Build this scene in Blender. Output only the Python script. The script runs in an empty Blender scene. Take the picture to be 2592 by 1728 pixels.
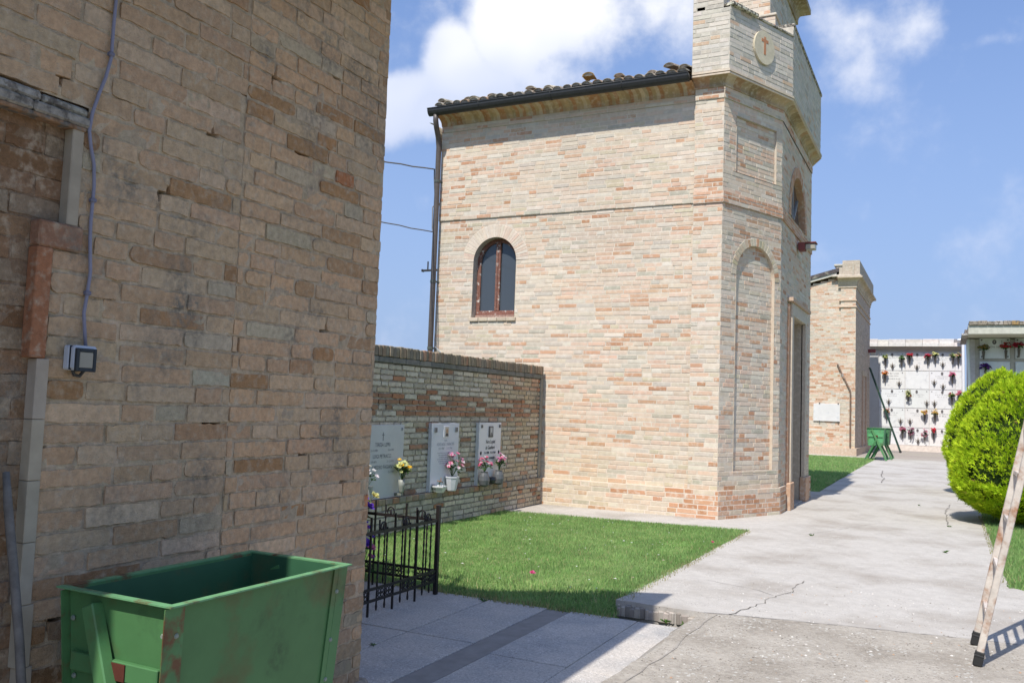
import bpy, math, random
import numpy as np
from mathutils import Vector, Matrix
C = bpy.context
S = C.scene
PI = math.pi
# ------------------------------------------------------------------ camera
cam_d = bpy.data.cameras.new("camera")
cam_d.sensor_width = 36.0
cam_d.lens = 30.625
cam_d.clip_end = 2000
cam = bpy.data.objects.new("camera", cam_d)
S.collection.objects.link(cam)
cr = ((0.89475520, 0.44510863, 0.03593648), (-0.00055249, 0.08157793, -0.99666681), (-0.44655662, 0.89175297, 0.07323820))
cam.matrix_world = Matrix(((cr[0][0], -cr[1][0], -cr[2][0], 0.0), (cr[0][1], -cr[1][1], -cr[2][1], 0.0),
                           (cr[0][2], -cr[1][2], -cr[2][2], 1.40), (0, 0, 0, 1)))
S.camera = cam
# ------------------------------------------------------------------ exposure
S.view_settings.view_transform = 'Standard'
S.view_settings.look = 'None'
S.view_settings.gamma = 1.0
S.view_settings.exposure = 0.60
# ------------------------------------------------------------------ sun + sky
SUN_EL, SUN_AZ = math.radians(56), math.radians(182.2)
sun_d = bpy.data.lights.new("sun", 'SUN')
sun_d.energy = 3.6
sun_d.angle = math.radians(0.53)
sun_d.color = (1.0, 0.955, 0.88)
sun = bpy.data.objects.new("sun", sun_d)
S.collection.objects.link(sun)
to_sun = Vector((math.sin(SUN_AZ) * math.cos(SUN_EL), math.cos(SUN_AZ) * math.cos(SUN_EL), math.sin(SUN_EL)))
sun.rotation_euler = to_sun.to_track_quat('Z', 'Y').to_euler()
sun.location = (0, -20, 30)

W = bpy.data.worlds.new("World")
S.world = W
W.use_nodes = True
nt = W.node_tree
for n in list(nt.nodes):
    nt.nodes.remove(n)


def N(t, **k):
    n = nt.nodes.new(t)
    for a, b in k.items():
        setattr(n, a, b)
    return n


def mth(op, a, b=None, c=None, clamp=False):
    n = nt.nodes.new('ShaderNodeMath')
    n.operation = op
    n.use_clamp = clamp
    for i, v in enumerate((a, b, c)):
        if v is None:
            continue
        if isinstance(v, (int, float)):
            n.inputs[i].default_value = v
        else:
            nt.links.new(v, n.inputs[i])
    return n.outputs[0]


sky = N('ShaderNodeTexSky', sky_type='NISHITA')
sky.sun_disc = False
sky.sun_elevation = SUN_EL
sky.sun_rotation = SUN_AZ
sky.altitude = 200
sky.air_density = 1.0
sky.dust_density = 1.2
sky.ozone_density = 1.6
geo = N('ShaderNodeTexCoord')
sep = N('ShaderNodeSeparateXYZ')
nt.links.new(geo.outputs['Generated'], sep.inputs[0])
az = mth('MULTIPLY', mth('ARCTAN2', sep.outputs[0], sep.outputs[1]), 180 / PI)
el = mth('MULTIPLY', mth('ARCSINE', sep.outputs[2]), 180 / PI)


def noise(vec, scale, detail, rough=0.55):
    n = N('ShaderNodeTexNoise')
    n.inputs['Scale'].default_value = scale
    n.inputs['Detail'].default_value = detail
    n.inputs['Roughness'].default_value = rough
    nt.links.new(vec, n.inputs['Vector'])
    return n.outputs[0]


fine = noise(geo.outputs['Generated'], 13.0, 8.0, 0.58)
broad = noise(geo.outputs['Generated'], 5.0, 3.0)
# heaps of cumulus placed by direction (azimuth, elevation, half widths in degrees, strength)
HEAPS = [(-33.3, 19.0, 3.0, 2.2, 1.0), (-31.2, 21.6, 2.2, 2.6, 1.0), (-27.2, 24.4, 3.4, 3.6, 1.1), (-24.0, 25.5, 4.0, 3.6, 1.0),
         (-30.0, 19.5, 4.5, 2.6, 1.0), (-26.0, 21.4, 4.6, 2.6, .60), (-20.5, 25.2, 6.5, 3.9, .56), (-15.5, 25.2, 5.5, 3.6, .50), (-35.5, 18.0, 3.0, 2.0, .8),
         (-4.6, 22.6, 3.0, 2.6, .50), (-2.4, 22.6, 2.8, 2.2, .46), (-5.2, 20.4, 2.9, 2.0, .38), (-6.6, 24.0, 1.8, 1.8, .42),
         (2.1, 21.5, 1.9, .55, .34), (-33.8, 16.7, .9, .5, .34), (-33.0, 13.0, 1.5, .8, .24), (-12, 31, 9, 3, .8), (30, 27, 14, 5, .9), (60, 20, 16, 5, .8), (-75, 24, 16, 6, .9), (130, 30, 20, 6, .8)]
field = None
for a0, e0, ra, re, st in HEAPS:
    da = mth('DIVIDE', mth('SUBTRACT', az, a0), ra)
    de = mth('DIVIDE', mth('SUBTRACT', el, e0), re)
    r2 = mth('ADD', mth('MULTIPLY', da, da), mth('MULTIPLY', de, de))
    f = mth('MULTIPLY', mth('SUBTRACT', 1.0, mth('MULTIPLY', r2, .62)), st)
    f = mth('MAXIMUM', f, 0.0)
    field = f if field is None else mth('SMOOTH_MAX', field, f, .25)
dens = mth('ADD', field, mth('MULTIPLY', mth('SUBTRACT', fine, 0.5), 1.15))
dens = mth('SUBTRACT', dens, .16)
mr = N('ShaderNodeMapRange', interpolation_type='SMOOTHSTEP')
mr.inputs['From Min'].default_value = 0.0
mr.inputs['From Max'].default_value = 0.56
nt.links.new(dens, mr.inputs['Value'])
cov = mth('MULTIPLY', mr.outputs[0], mth('ADD', 0.80, mth('MULTIPLY', mth('MINIMUM', field, 1.0), 0.18)), None, True)
# clear sky: Nishita, cooled and lightened slightly by summer haze
tint = N('ShaderNodeMix', data_type='RGBA', blend_type='MULTIPLY')
tint.inputs[0].default_value = 1.0
nt.links.new(sky.outputs[0], tint.inputs[6])
tint.inputs[7].default_value = (0.72, 0.95, 1.32, 1)
veil = N('ShaderNodeMix', data_type='RGBA')
hz = N('ShaderNodeMapRange')
for i_, v_ in enumerate((4.0, 27.0, .90, .30)):
    hz.inputs[i_ + 1].default_value = v_
nt.links.new(el, hz.inputs[0])
nt.links.new(hz.outputs[0], veil.inputs[0])
nt.links.new(tint.outputs[2], veil.inputs[6])
veil.inputs[7].default_value = (2.50, 3.32, 5.02, 1)
ccol = N('ShaderNodeMix', data_type='RGBA')
nt.links.new(mth('ADD', mth('ADD', .42, mth('MULTIPLY', mth('SUBTRACT', el, 21.0), .13)), mth('MULTIPLY', mth('SUBTRACT', broad, .5), 2.6), True), ccol.inputs[0])
ccol.inputs[6].default_value = (4.75, 5.25, 6.6, 1)
ccol.inputs[7].default_value = (7.2, 7.25, 7.5, 1)
mixc = N('ShaderNodeMix', data_type='RGBA')
nt.links.new(cov, mixc.inputs[0])
nt.links.new(veil.outputs[2], mixc.inputs[6])
nt.links.new(ccol.outputs[2], mixc.inputs[7])
bg = N('ShaderNodeBackground')
bg.inputs['Strength'].default_value = 0.10
nt.links.new(mixc.outputs[2], bg.inputs['Color'])
out = N('ShaderNodeOutputWorld')
nt.links.new(bg.outputs[0], out.inputs[0])

# ------------------------------------------------------------------ helpers
ORG = {}
V = lambda *a: np.array(a, float)
X1, Y1, Z1 = V(1, 0, 0), V(0, 1, 0), V(0, 0, 1)


class MB:
    """collects faces (with a colour each) that become ONE mesh"""

    def __init__(self):
        self.v, self.f, self.c = [], [], []

    def face(self, pts, col=(1, 1, 1)):
        b = len(self.v)
        self.v.extend([tuple(map(float, p)) for p in pts])
        self.f.append(tuple(range(b, b + len(pts))))
        self.c.append(col)

    def add(self, verts, faces, col=(1, 1, 1)):
        b = len(self.v)
        self.v.extend([tuple(map(float, p)) for p in verts])
        for f in faces:
            self.f.append(tuple(b + i for i in f))
            self.c.append(col)

    def box(self, lo, hi, col=(1, 1, 1), bev=0.0, o=None, axes=None):
        lo, hi = V(*lo), V(*hi)
        axes = axes or (X1, Y1, Z1)
        o = V(0, 0, 0) if o is None else V(*o)
        b = min(bev, .45 * min(hi - lo))
        if b <= 0:
            vs = [(x, y, z) for x in (lo[0], hi[0]) for y in (lo[1], hi[1]) for z in (lo[2], hi[2])]
            fs = [(0, 1, 3, 2), (4, 6, 7, 5), (0, 4, 5, 1), (2, 3, 7, 6), (0, 2, 6, 4), (1, 5, 7, 3)]
        else:
            vs, idx = [], {}
            for i, x in enumerate((lo[0], hi[0])):
                for j, y in enumerate((lo[1], hi[1])):
                    for k, z in enumerate((lo[2], hi[2])):
                        sx, sy, sz = (b, -b)[i], (b, -b)[j], (b, -b)[k]
                        for m, p in enumerate(((x, y + sy, z + sz), (x + sx, y, z + sz), (x + sx, y + sy, z))):
                            idx[i, j, k, m] = len(vs)
                            vs.append(p)
            g = lambda i, j, k, m: idx[i, j, k, m]
            fs = []
            for i in (0, 1):
                q = [g(i, 0, 0, 0), g(i, 0, 1, 0), g(i, 1, 1, 0), g(i, 1, 0, 0)]
                fs.append(q if i == 0 else q[::-1])
                q = [g(0, i, 0, 1), g(1, i, 0, 1), g(1, i, 1, 1), g(0, i, 1, 1)]
                fs.append(q if i == 0 else q[::-1])
                q = [g(0, 0, i, 2), g(0, 1, i, 2), g(1, 1, i, 2), g(1, 0, i, 2)]
                fs.append(q if i == 0 else q[::-1])
            for a in (0, 1):
                for c in (0, 1):
                    fs.append([g(0, a, c, 1), g(1, a, c, 1), g(1, a, c, 2), g(0, a, c, 2)])
                    fs.append([g(a, 0, c, 0), g(a, 1, c, 0), g(a, 1, c, 2), g(a, 0, c, 2)])
                    fs.append([g(a, c, 0, 0), g(a, c, 1, 0), g(a, c, 1, 1), g(a, c, 0, 1)])
            for i in (0, 1):
                for j in (0, 1):
                    for k in (0, 1):
                        fs.append([g(i, j, k, 0), g(i, j, k, 1), g(i, j, k, 2)])
        self.add([o + axes[0] * p[0] + axes[1] * p[1] + axes[2] * p[2] for p in vs], fs, col)

    def bar(self, a, b, w, h=None, col=(1, 1, 1), up=(0, 0, 1), bev=0.0):
        a, b = V(*a), V(*b)
        d = b - a
        L = np.linalg.norm(d)
        d = d / L
        up = V(*up)
        if abs(d @ up) > .99:
            up = V(1, 0, 0)
        s = np.cross(d, up)
        s /= np.linalg.norm(s)
        u = np.cross(s, d)
        h = h or w
        self.box((-w / 2, 0, -h / 2), (w / 2, L, h / 2), col, bev, a, (s, d, u))

    def tube(self, pts, r, n=10, col=(1, 1, 1), cap=True, twist=None):
        pts = [V(*p) for p in pts]
        rs = r if isinstance(r, (list, tuple)) else [r] * len(pts)
        rings = []
        ref = None
        b0 = len(self.v)
        for i, p in enumerate(pts):
            d = pts[min(i + 1, len(pts) - 1)] - pts[max(i - 1, 0)]
            d = d / (np.linalg.norm(d) + 1e-12)
            if ref is None:
                ref = V(0, 0, 1) if abs(d[2]) < .9 else V(1, 0, 0)
            s = ref - d * (ref @ d)
            s /= np.linalg.norm(s)
            ref = s
            t = np.cross(d, s)
            for k in range(n):
                a = 2 * PI * k / n + (twist * i if twist else 0)
                self.v.append(tuple(p + (s * math.cos(a) + t * math.sin(a)) * rs[i]))
            rings.append([b0 + i * n + k for k in range(n)])
        for A, B in zip(rings, rings[1:]):
            for k in range(n):
                self.f.append((A[k], A[(k + 1) % n], B[(k + 1) % n], B[k]))
                self.c.append(col)
        if cap:
            self.f.append(tuple(rings[0][::-1]))
            self.f.append(tuple(rings[-1]))
            self.c += [col, col]

    def lathe(self, prof, c=(0, 0, 0), n=16, col=(1, 1, 1), square=False):
        b0 = len(self.v)
        for r, z in prof:
            for k in range(n):
                a = 2 * PI * (k + .5) / n
                self.v.append((c[0] + r * math.cos(a), c[1] + r * math.sin(a), c[2] + z))
        m = len(prof)
        for i in range(m - 1):
            for k in range(n):
                k2 = (k + 1) % n
                self.f.append((b0 + i * n + k, b0 + i * n + k2, b0 + (i + 1) * n + k2, b0 + (i + 1) * n + k))
                self.c.append(col)
        self.f.append(tuple(b0 + k for k in range(n))[::-1])
        self.f.append(tuple(b0 + (m - 1) * n + k for k in range(n)))
        self.c += [col, col]

    def prism(self, poly, ax_u, ax_v, ax_n, o, depth, col=(1, 1, 1)):
        """flat outline (u,v) pulled along ax_n from 0 to depth"""
        A = [V(*o) + ax_u * u + ax_v * v for u, v in poly]
        B = [p + ax_n * depth for p in A]
        n = len(poly)
        self.add(A + B, [tuple(range(n))[::-1], tuple(range(n, 2 * n))] + [(i, (i + 1) % n, n + (i + 1) % n, n + i) for i in range(n)], col)


MATS = {}


def build(name, mb, mat, parent=None, smooth=False):
    me = bpy.data.meshes.new(name)
    vs = np.array(mb.v, float).reshape(-1, 3)
    org = ORG.get(parent, None)
    if org is not None:
        vs = vs - org
    me.from_pydata(vs.tolist(), [], mb.f)
    ca = me.color_attributes.new('Col', 'FLOAT_COLOR', 'CORNER')
    cols = np.ones((len(me.loops), 4), np.float32)
    cc = np.array([c[:3] for c in mb.c], np.float32).reshape(-1, 3)
    lens = np.array([len(f) for f in mb.f])
    cols[:, :3] = np.repeat(cc, lens, axis=0)
    ca.data.foreach_set('color', cols.ravel())
    if smooth:
        me.polygons.foreach_set('use_smooth', [True] * len(me.polygons))
    me.materials.append(MATS[mat] if isinstance(mat, str) else mat)
    me.update()
    o = bpy.data.objects.new(name, me)
    S.collection.objects.link(o)
    if parent is not None:
        o.parent = parent
        ORG[o] = org
    return o


def thing(name, label, cat, loc, group=None):
    o = bpy.data.objects.new(name, None)
    o.empty_display_size = .2
    S.collection.objects.link(o)
    o.location = loc
    ORG[o] = V(*loc)
    o['label'] = label
    o['category'] = cat
    if group:
        o['group'] = group
    return o


def struct(name, mb, mat, kind='structure'):
    o = build(name, mb, mat)
    o['kind'] = kind
    return o


def single(name, mb, mat, label, cat, loc, group=None, smooth=False):
    """a thing that is one mesh, its origin at its base"""
    me_o = thing(name + '_tmp', label, cat, loc, group)
    o = build(name, mb, mat, me_o, smooth)
    o.parent = None
    o.location = loc
    o['label'] = label
    o['category'] = cat
    if group:
        o['group'] = group
    ORG[o] = V(*loc)
    bpy.data.objects.remove(me_o)
    return o


def material(name, color=None, rough=.8, attr=True, n_scale=18., n_amt=.25, bump=.25, bump_scale=60., metal=0., spec=.3, second=None, second_scale=3., second_lo=.55, second_hi=.7, trans=0., spots=None, bump_dist=.004, spot_scale=60., spot_size=.28, stain=None):
    m = bpy.data.materials.new(name)
    m.use_nodes = True
    t = m.node_tree
    p = t.nodes['Principled BSDF']
    p.inputs['Roughness'].default_value = rough
    p.inputs['Metallic'].default_value = metal
    p.inputs['Specular IOR Level'].default_value = spec
    tc = t.nodes.new('ShaderNodeNewGeometry')
    pos = tc.outputs['Position']
    if attr:
        a = t.nodes.new('ShaderNodeVertexColor')
        a.layer_name = 'Col'
        col = a.outputs[0]
    else:
        a = t.nodes.new('ShaderNodeRGB')
        a.outputs[0].default_value = (*color, 1)
        col = a.outputs[0]

    def nz(scale, detail=5., rough=.6):
        n = t.nodes.new('ShaderNodeTexNoise')
        n.inputs['Scale'].default_value = scale
        n.inputs['Detail'].default_value = detail
        n.inputs['Roughness'].default_value = rough
        t.links.new(pos, n.inputs['Vector'])
        return n.outputs[0]

    def mixc(fac, A, B, mode='MIX'):
        n = t.nodes.new('ShaderNodeMix')
        n.data_type = 'RGBA'
        n.blend_type = mode
        for sock, v in ((0, fac), (6, A), (7, B)):
            if isinstance(v, (int, float)):
                n.inputs[sock].default_value = v
            elif isinstance(v, tuple):
                n.inputs[sock].default_value = (*v, 1)
            else:
                t.links.new(v, n.inputs[sock])
        return n.outputs[2]

    def rng(v, a, b, c=0., d=1.):
        n = t.nodes.new('ShaderNodeMapRange')
        n.inputs[1].default_value = a
        n.inputs[2].default_value = b
        n.inputs[3].default_value = c
        n.inputs[4].default_value = d
        t.links.new(v, n.inputs[0])
        return n.outputs[0]

    if second:
        col = mixc(rng(nz(second_scale), second_lo, second_hi), col, second)
    if stain:
        st_ = t.nodes.new('ShaderNodeMath')
        st_.operation = 'MULTIPLY'
        t.links.new(rng(nz(3.1), .55, .72), st_.inputs[0])
        t.links.new(rng(nz(40., 3.), .35, .6), st_.inputs[1])
        col = mixc(st_.outputs[0], col, stain)
    if n_amt:
        g = rng(nz(n_scale), .25, .75, 1 - n_amt, 1 + n_amt)
        cb = t.nodes.new('ShaderNodeCombineColor')
        for i in range(3):
            t.links.new(g, cb.inputs[i])
        col = mixc(1., col, cb.outputs[0], 'MULTIPLY')
    if spots:
        for k, sc in enumerate(spots):
            vo = t.nodes.new('ShaderNodeTexVoronoi')
            vo.inputs['Scale'].default_value = spot_scale * (1 + .7 * k)
            t.links.new(pos, vo.inputs['Vector'])
            keep = rng(nz(spot_scale * .13 + 3 * k, 2.), .42, .62)
            d = rng(vo.outputs['Distance'], spot_size * .8, spot_size, 1., 0.)
            mm = t.nodes.new('ShaderNodeMath')
            mm.operation = 'MULTIPLY'
            t.links.new(d, mm.inputs[0])
            t.links.new(keep, mm.inputs[1])
            col = mixc(mm.outputs[0], col, sc)
    t.links.new(col, p.inputs['Base Color'])
    if bump:
        b = t.nodes.new('ShaderNodeBump')
        b.inputs['Strength'].default_value = bump
        b.inputs['Distance'].default_value = bump_dist
        t.links.new(nz(bump_scale, 6., .65), b.inputs['Height'])
        t.links.new(b.outputs[0], p.inputs['Normal'])
    if trans:
        tr = t.nodes.new('ShaderNodeBsdfTranslucent')
        t.links.new(col, tr.inputs[0])
        ms = t.nodes.new('ShaderNodeMixShader')
        ms.inputs[0].default_value = trans
        t.links.new(p.outputs[0], ms.inputs[1])
        t.links.new(tr.outputs[0], ms.inputs[2])
        t.links.new(ms.outputs[0], t.nodes['Material Output'].inputs[0])
    MATS[name] = m
    return m


material('brick', rough=.92, n_scale=14., n_amt=.10, bump=.4, bump_scale=90., second=(.66, .60, .50), second_scale=16., second_lo=.50, second_hi=.86, spec=.12)
material('old_brick', rough=.95, n_scale=45., n_amt=.22, bump=1., bump_scale=130., bump_dist=.006, second=(.46, .375, .27), second_scale=30., second_lo=.50, second_hi=.80, spec=.08, stain=(.20, .18, .145), spots=[(.17, .135, .10)], spot_scale=95., spot_size=.13)
material('grave_brick', rough=.93, n_scale=16., n_amt=.24, bump=.6, bump_scale=80., second=(.22, .21, .17), second_scale=2.4, second_lo=.56, second_hi=.78, spec=.1)
material('concrete', rough=.93, n_scale=9., n_amt=.10, bump=.7, bump_scale=45., bump_dist=.006, second=(.33, .295, .255), second_scale=1.1, second_lo=.46, second_hi=.70, spots=[(.60, .58, .53), (.17, .15, .13), (.24, .215, .19)], spot_scale=30., spot_size=.20, spec=.15)
material('worn_concrete', rough=.95, n_scale=26., n_amt=.20, bump=1., bump_scale=60., bump_dist=.010, second=(.30, .265, .22), second_scale=1.6, second_lo=.42, second_hi=.66, spots=[(.56, .54, .49), (.15, .13, .11), (.22, .195, .165), (.50, .47, .42)], spot_scale=24., spot_size=.26, spec=.12)
material('aggregate', rough=.9, n_scale=60., n_amt=.30, bump=.6, bump_scale=160., second=(.36, .35, .34), second_scale=2.2, second_lo=.45, second_hi=.7, spots=[(.66, .64, .61), (.19, .18, .17)], spot_scale=70., spot_size=.30, spec=.15)
material('plaster', rough=.9, n_scale=9., n_amt=.16, bump=.3, bump_scale=40., spec=.15)
material('lichen_stone', rough=.95, n_scale=35., n_amt=.5, bump=.8, bump_scale=60., second=(.15, .135, .115), second_scale=22., second_lo=.47, second_hi=.55, spec=.1)
material('marble', rough=.42, n_scale=5., n_amt=.06, bump=.03, second=(.52, .52, .53), second_scale=4., second_lo=.56, second_hi=.75, spec=.35)
material('tile', rough=.92, n_scale=22., n_amt=.4, bump=.6, bump_scale=60., second=(.24, .22, .18), second_scale=6., second_lo=.50, second_hi=.66, spec=.1)
material('paint_metal', rough=.48, n_scale=6., n_amt=.12, bump=.06, bump_scale=30., second=(.11, .085, .035), second_scale=3.4, second_lo=.55, second_hi=.76, spec=.3, stain=(.035, .075, .035))
material('bin_edge', rough=.55, n_scale=14., n_amt=.2, bump=.2, bump_scale=60., second=(.13, .065, .03), second_scale=9., second_lo=.50, second_hi=.62, spec=.35)
material('rusty_paint', rough=.6, n_scale=14., n_amt=.2, bump=.3, bump_scale=80., second=(.30, .135, .06), second_scale=9., second_lo=.50, second_hi=.68, spec=.3)
material('dark_metal', rough=.45, n_scale=20., n_amt=.2, bump=.1, spec=.4)
material('plain', rough=.55, n_scale=20., n_amt=.08, bump=.05, spec=.35)
material('matte', rough=.95, n_scale=20., n_amt=.15, bump=.2, spec=.1)
material('wood', rough=.75, n_scale=40., n_amt=.35, bump=.4, bump_scale=50., second=(.52, .47, .42), second_scale=16., second_lo=.55, second_hi=.66, spec=.2)
material('pole_wood', rough=.85, n_scale=25., n_amt=.3, bump=.4, bump_scale=50., spec=.15)
material('leaf', rough=.6, n_scale=30., n_amt=.15, bump=0, spec=.2, trans=.3)
material('grass_blade', rough=.7, n_scale=3., n_amt=.2, bump=0, spec=.1, trans=.45)
material('petal', rough=.6, n_scale=30., n_amt=.1, bump=0, spec=.2, trans=.3)
material('soil', rough=1., n_scale=6., n_amt=.3, bump=.6, bump_scale=30., spec=.05)
gl = material('glass', color=(.060, .072, .085), attr=False, rough=.06, n_amt=.0, bump=0, spec=.55)
gl2 = material('glazed', rough=.34, n_scale=10., n_amt=.1, bump=0, spec=.5)

R0 = random.Random(7)


def jit(c, r, a=.1):
    k = 1 + r.uniform(-a, a)
    return (c[0] * k * (1 + r.uniform(-.03, .03)), c[1] * k, c[2] * k * (1 + r.uniform(-.03, .03)))


def pick(r, table):
    x = r.random() * sum(w for w, _ in table)
    for w, c in table:
        x -= w
        if x <= 0:
            return c
    return table[-1][1]


def vnoise(x, k):
    i = math.floor(x)
    f = x - i
    f = f * f * (3 - 2 * f)
    h = lambda n: (math.sin(n * 127.1 + k * 311.7) * 43758.5453) % 1.0
    return h(i) * (1 - f) + h(i + 1) * f


def vnoise2(x, y, k=0):
    return vnoise(x, k + math.floor(y)) * (1 - (y - math.floor(y))) + vnoise(x, k + math.floor(y) + 1) * (y - math.floor(y))


def bricks(mb, O, U, Nn, s0, s1, t0, t1, course, L, colf, mort, joint=.009, proud=.0025, seed=1, solid=None, rough=False, bev=.004, mdep=.0, headers=.35, gap=.88):
    """brick face in the plane O + U*s + Z*t, each brick its own slightly proud, chipped block"""
    O, U, Nn = V(*O), V(*U), V(*Nn)
    r = random.Random(seed)
    P = lambda s, t, d: O + U * s + Z1 * t + Nn * d
    n = max(1, round((t1 - t0) / course))
    c = (t1 - t0) / n
    for k in range(n):
        tb = t0 + k * c
        tm = tb + c / 2
        ivs = solid(tm) if solid else [(s0, s1)]
        for a, b in ivs:
            if rough:
                m = max(2, int((b - a) / .035))
                ss = np.linspace(a, b, m + 1)
                gapd = lambda q, kb: mdep + (-.035 if vnoise(q * 9.0, kb + seed * 3) > gap else (vnoise(q * 31.0, kb + 40) - .62) * .008)
                d0 = [gapd(q, k + .37) for q in ss]
                dA = [gapd(q, k) for q in ss]
                dB = [gapd(q, k + 1) for q in ss]
                for i in range(m):
                    mc = jit(mort, r, .14)
                    mb.face([P(ss[i], tb, dA[i]), P(ss[i + 1], tb, dA[i + 1]), P(ss[i + 1], tm, d0[i + 1]), P(ss[i], tm, d0[i])], mc)
                    mb.face([P(ss[i], tm, d0[i]), P(ss[i + 1], tm, d0[i + 1]), P(ss[i + 1], tb + c, dB[i + 1]), P(ss[i], tb + c, dB[i])], mc)
            else:
                m = max(1, int((b - a) / .5))
                ss = np.linspace(a, b, m + 1)
                for i in range(m):
                    mb.face([P(ss[i], tb, mdep), P(ss[i + 1], tb, mdep), P(ss[i + 1], tb + c, mdep), P(ss[i], tb + c, mdep)], jit(mort, r, .08))
        s = s0 - r.uniform(0, L)
        while s < s1:
            w = L * (0.5 if r.random() < headers else 1.0) * r.uniform(.93, 1.07)
            for a, b in ivs:
                x0, x1 = max(s, a) + joint / 2, min(s + w, b) - joint / 2
                if s <= a:
                    x0 = a + .001
                if s + w >= b:
                    x1 = b - .001
                if x1 - x0 < .022:
                    continue
                y0, y1 = tb + joint / 2, tb + c - joint / 2
                col = colf((x0 + x1) / 2, tm, r)
                if col is None:
                    continue
                d = proud + r.uniform(-.0025, .0025)
                if rough:
                    pts = []
                    nx = max(3, int((x1 - x0) / .024))
                    cr_ = min(.006, (x1 - x0) * .2) * r.choice((.2, .4, .6, 2.4)) * r.uniform(.5, 1.2)
                    jx = lambda: r.choice((r.uniform(-.002, .002), r.uniform(-.002, .002), r.uniform(-.006, .004)))
                    lo = r.choice((0, 0, 0, -.004, .003))
                    for i in range(nx + 1):
                        f = i / nx
                        e = cr_ * .6 if i in (0, nx) else 0
                        pts.append((x0 + (x1 - x0) * f + (cr_ * .5 if i == 0 else -cr_ * .5 if i == nx else 0), y0 + e * .5 + jx() + lo))
                    pts.append((x1 + jx() * .5, (y0 * 2 + y1) / 3))
                    pts.append((x1 + jx() * .5, (y0 + y1 * 2) / 3))
                    hi = r.choice((0, 0, 0, .004, -.004))
                    for i in range(nx, -1, -1):
                        f = i / nx
                        pts.append((x0 + (x1 - x0) * f + (cr_ * .5 if i == 0 else -cr_ * .5 if i == nx else 0), y1 - (cr_ * .3 if i in (0, nx) else 0) + jx() + hi))
                    pts.append((x0 + jx() * .5, (y0 + y1 * 2) / 3))
                    pts.append((x0 + jx() * .5, (y0 * 2 + y1) / 3))
                    cx, cy = (x0 + x1) / 2, (y0 + y1) / 2
                    wx, wy = (x1 - x0) / 2, (y1 - y0) / 2
                    inner = [(cx + (px - cx) * (1 - bev / wx), cy + (py - cy) * (1 - bev / wy)) for px, py in pts]
                    m = len(pts)
                    tl, tr = r.uniform(-.002, .002), r.uniform(-.002, .002)
                    vo = [P(px, py, mdep - .04) for px, py in pts] + [P(px, py, d + tl * (px - cx) / wx + tr * (py - cy) / wy) for px, py in inner]
                    mb.add(vo, [(i, (i + 1) % m, m + (i + 1) % m, m + i) for i in range(m)] + [tuple(range(m, 2 * m))], col)
                else:
                    j = lambda: r.uniform(-.0022, .0022)
                    q = [(x0, y0 + j()), (x1, y0 + j()), (x1, y1 + j()), (x0, y1 + j())]
                    b_ = bev
                    qi = [(x0 + b_, y0 + b_), (x1 - b_, y0 + b_), (x1 - b_, y1 - b_), (x0 + b_, y1 - b_)]
                    vo = [P(px, py, mdep - .003) for px, py in q] + [P(px, py, d) for px, py in qi]
                    mb.add(vo, [(i, (i + 1) % 4, 4 + (i + 1) % 4, 4 + i) for i in range(4)] + [(4, 5, 6, 7)], col)
            s += w


def arch_ring(mb, O, U, Nn, cs, ct, r0, r1, n, colf, mort, d0=.004, seed=3, back=0.0, a0=0., a1=PI):
    O, U, Nn = V(*O), V(*U), V(*Nn)
    r = random.Random(seed)
    P = lambda rad, a, d: O + U * (cs + rad * math.cos(a)) + Z1 * (ct + rad * math.sin(a)) + Nn * d
    for i in range(n):
        A, B = a0 + (a1 - a0) * i / n, a0 + (a1 - a0) * (i + 1) / n
        mb.face([P(r0, A, back), P(r1, A, back), P(r1, B, back), P(r0, B, back)], mort)
        g = (B - A) * .07
        ro = r1 * (1 - .5 * .0) - r.uniform(0, .02)
        A2, B2 = A + g, B - g
        col = colf(0, 0, r)
        d = d0 + r.uniform(-.001, .0015)
        vo = [P(r0, A2, back), P(ro, A2, back), P(ro, B2, back), P(r0, B2, back), P(r0 + .001, A2 + g * .5, back + d), P(ro - .004, A2 + g * .5, back + d), P(ro - .004, B2 - g * .5, back + d), P(r0 + .001, B2 - g * .5, back + d)]
        mb.add(vo, [(0, 1, 5, 4), (1, 2, 6, 5), (2, 3, 7, 6), (3, 0, 4, 7), (4, 5, 6, 7)], col)


def arch_outline(s0, s1, zb, zs, n=20):
    c, r = (s0 + s1) / 2, (s1 - s0) / 2
    return [(s0, zb), (s1, zb)] + [(c + r * math.cos(a), zs + r * math.sin(a)) for a in np.linspace(0, PI, n + 1)]


def reveal(mb, O, U, Nn, outline, d0, d1, col):
    O, U, Nn = V(*O), V(*U), V(*Nn)
    n = len(outline)
    for i in range(n):
        (a, b), (c, d) = outline[i], outline[(i + 1) % n]
        p, q = O + U * a + Z1 * b, O + U * c + Z1 * d
        mb.face([p + Nn * d0, q + Nn * d0, q + Nn * d1, p + Nn * d1], col)


def arch_half(cs, r, zs, t):
    return r if t <= zs else (math.sqrt(max(0, r * r - (t - zs) ** 2)))


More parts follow.
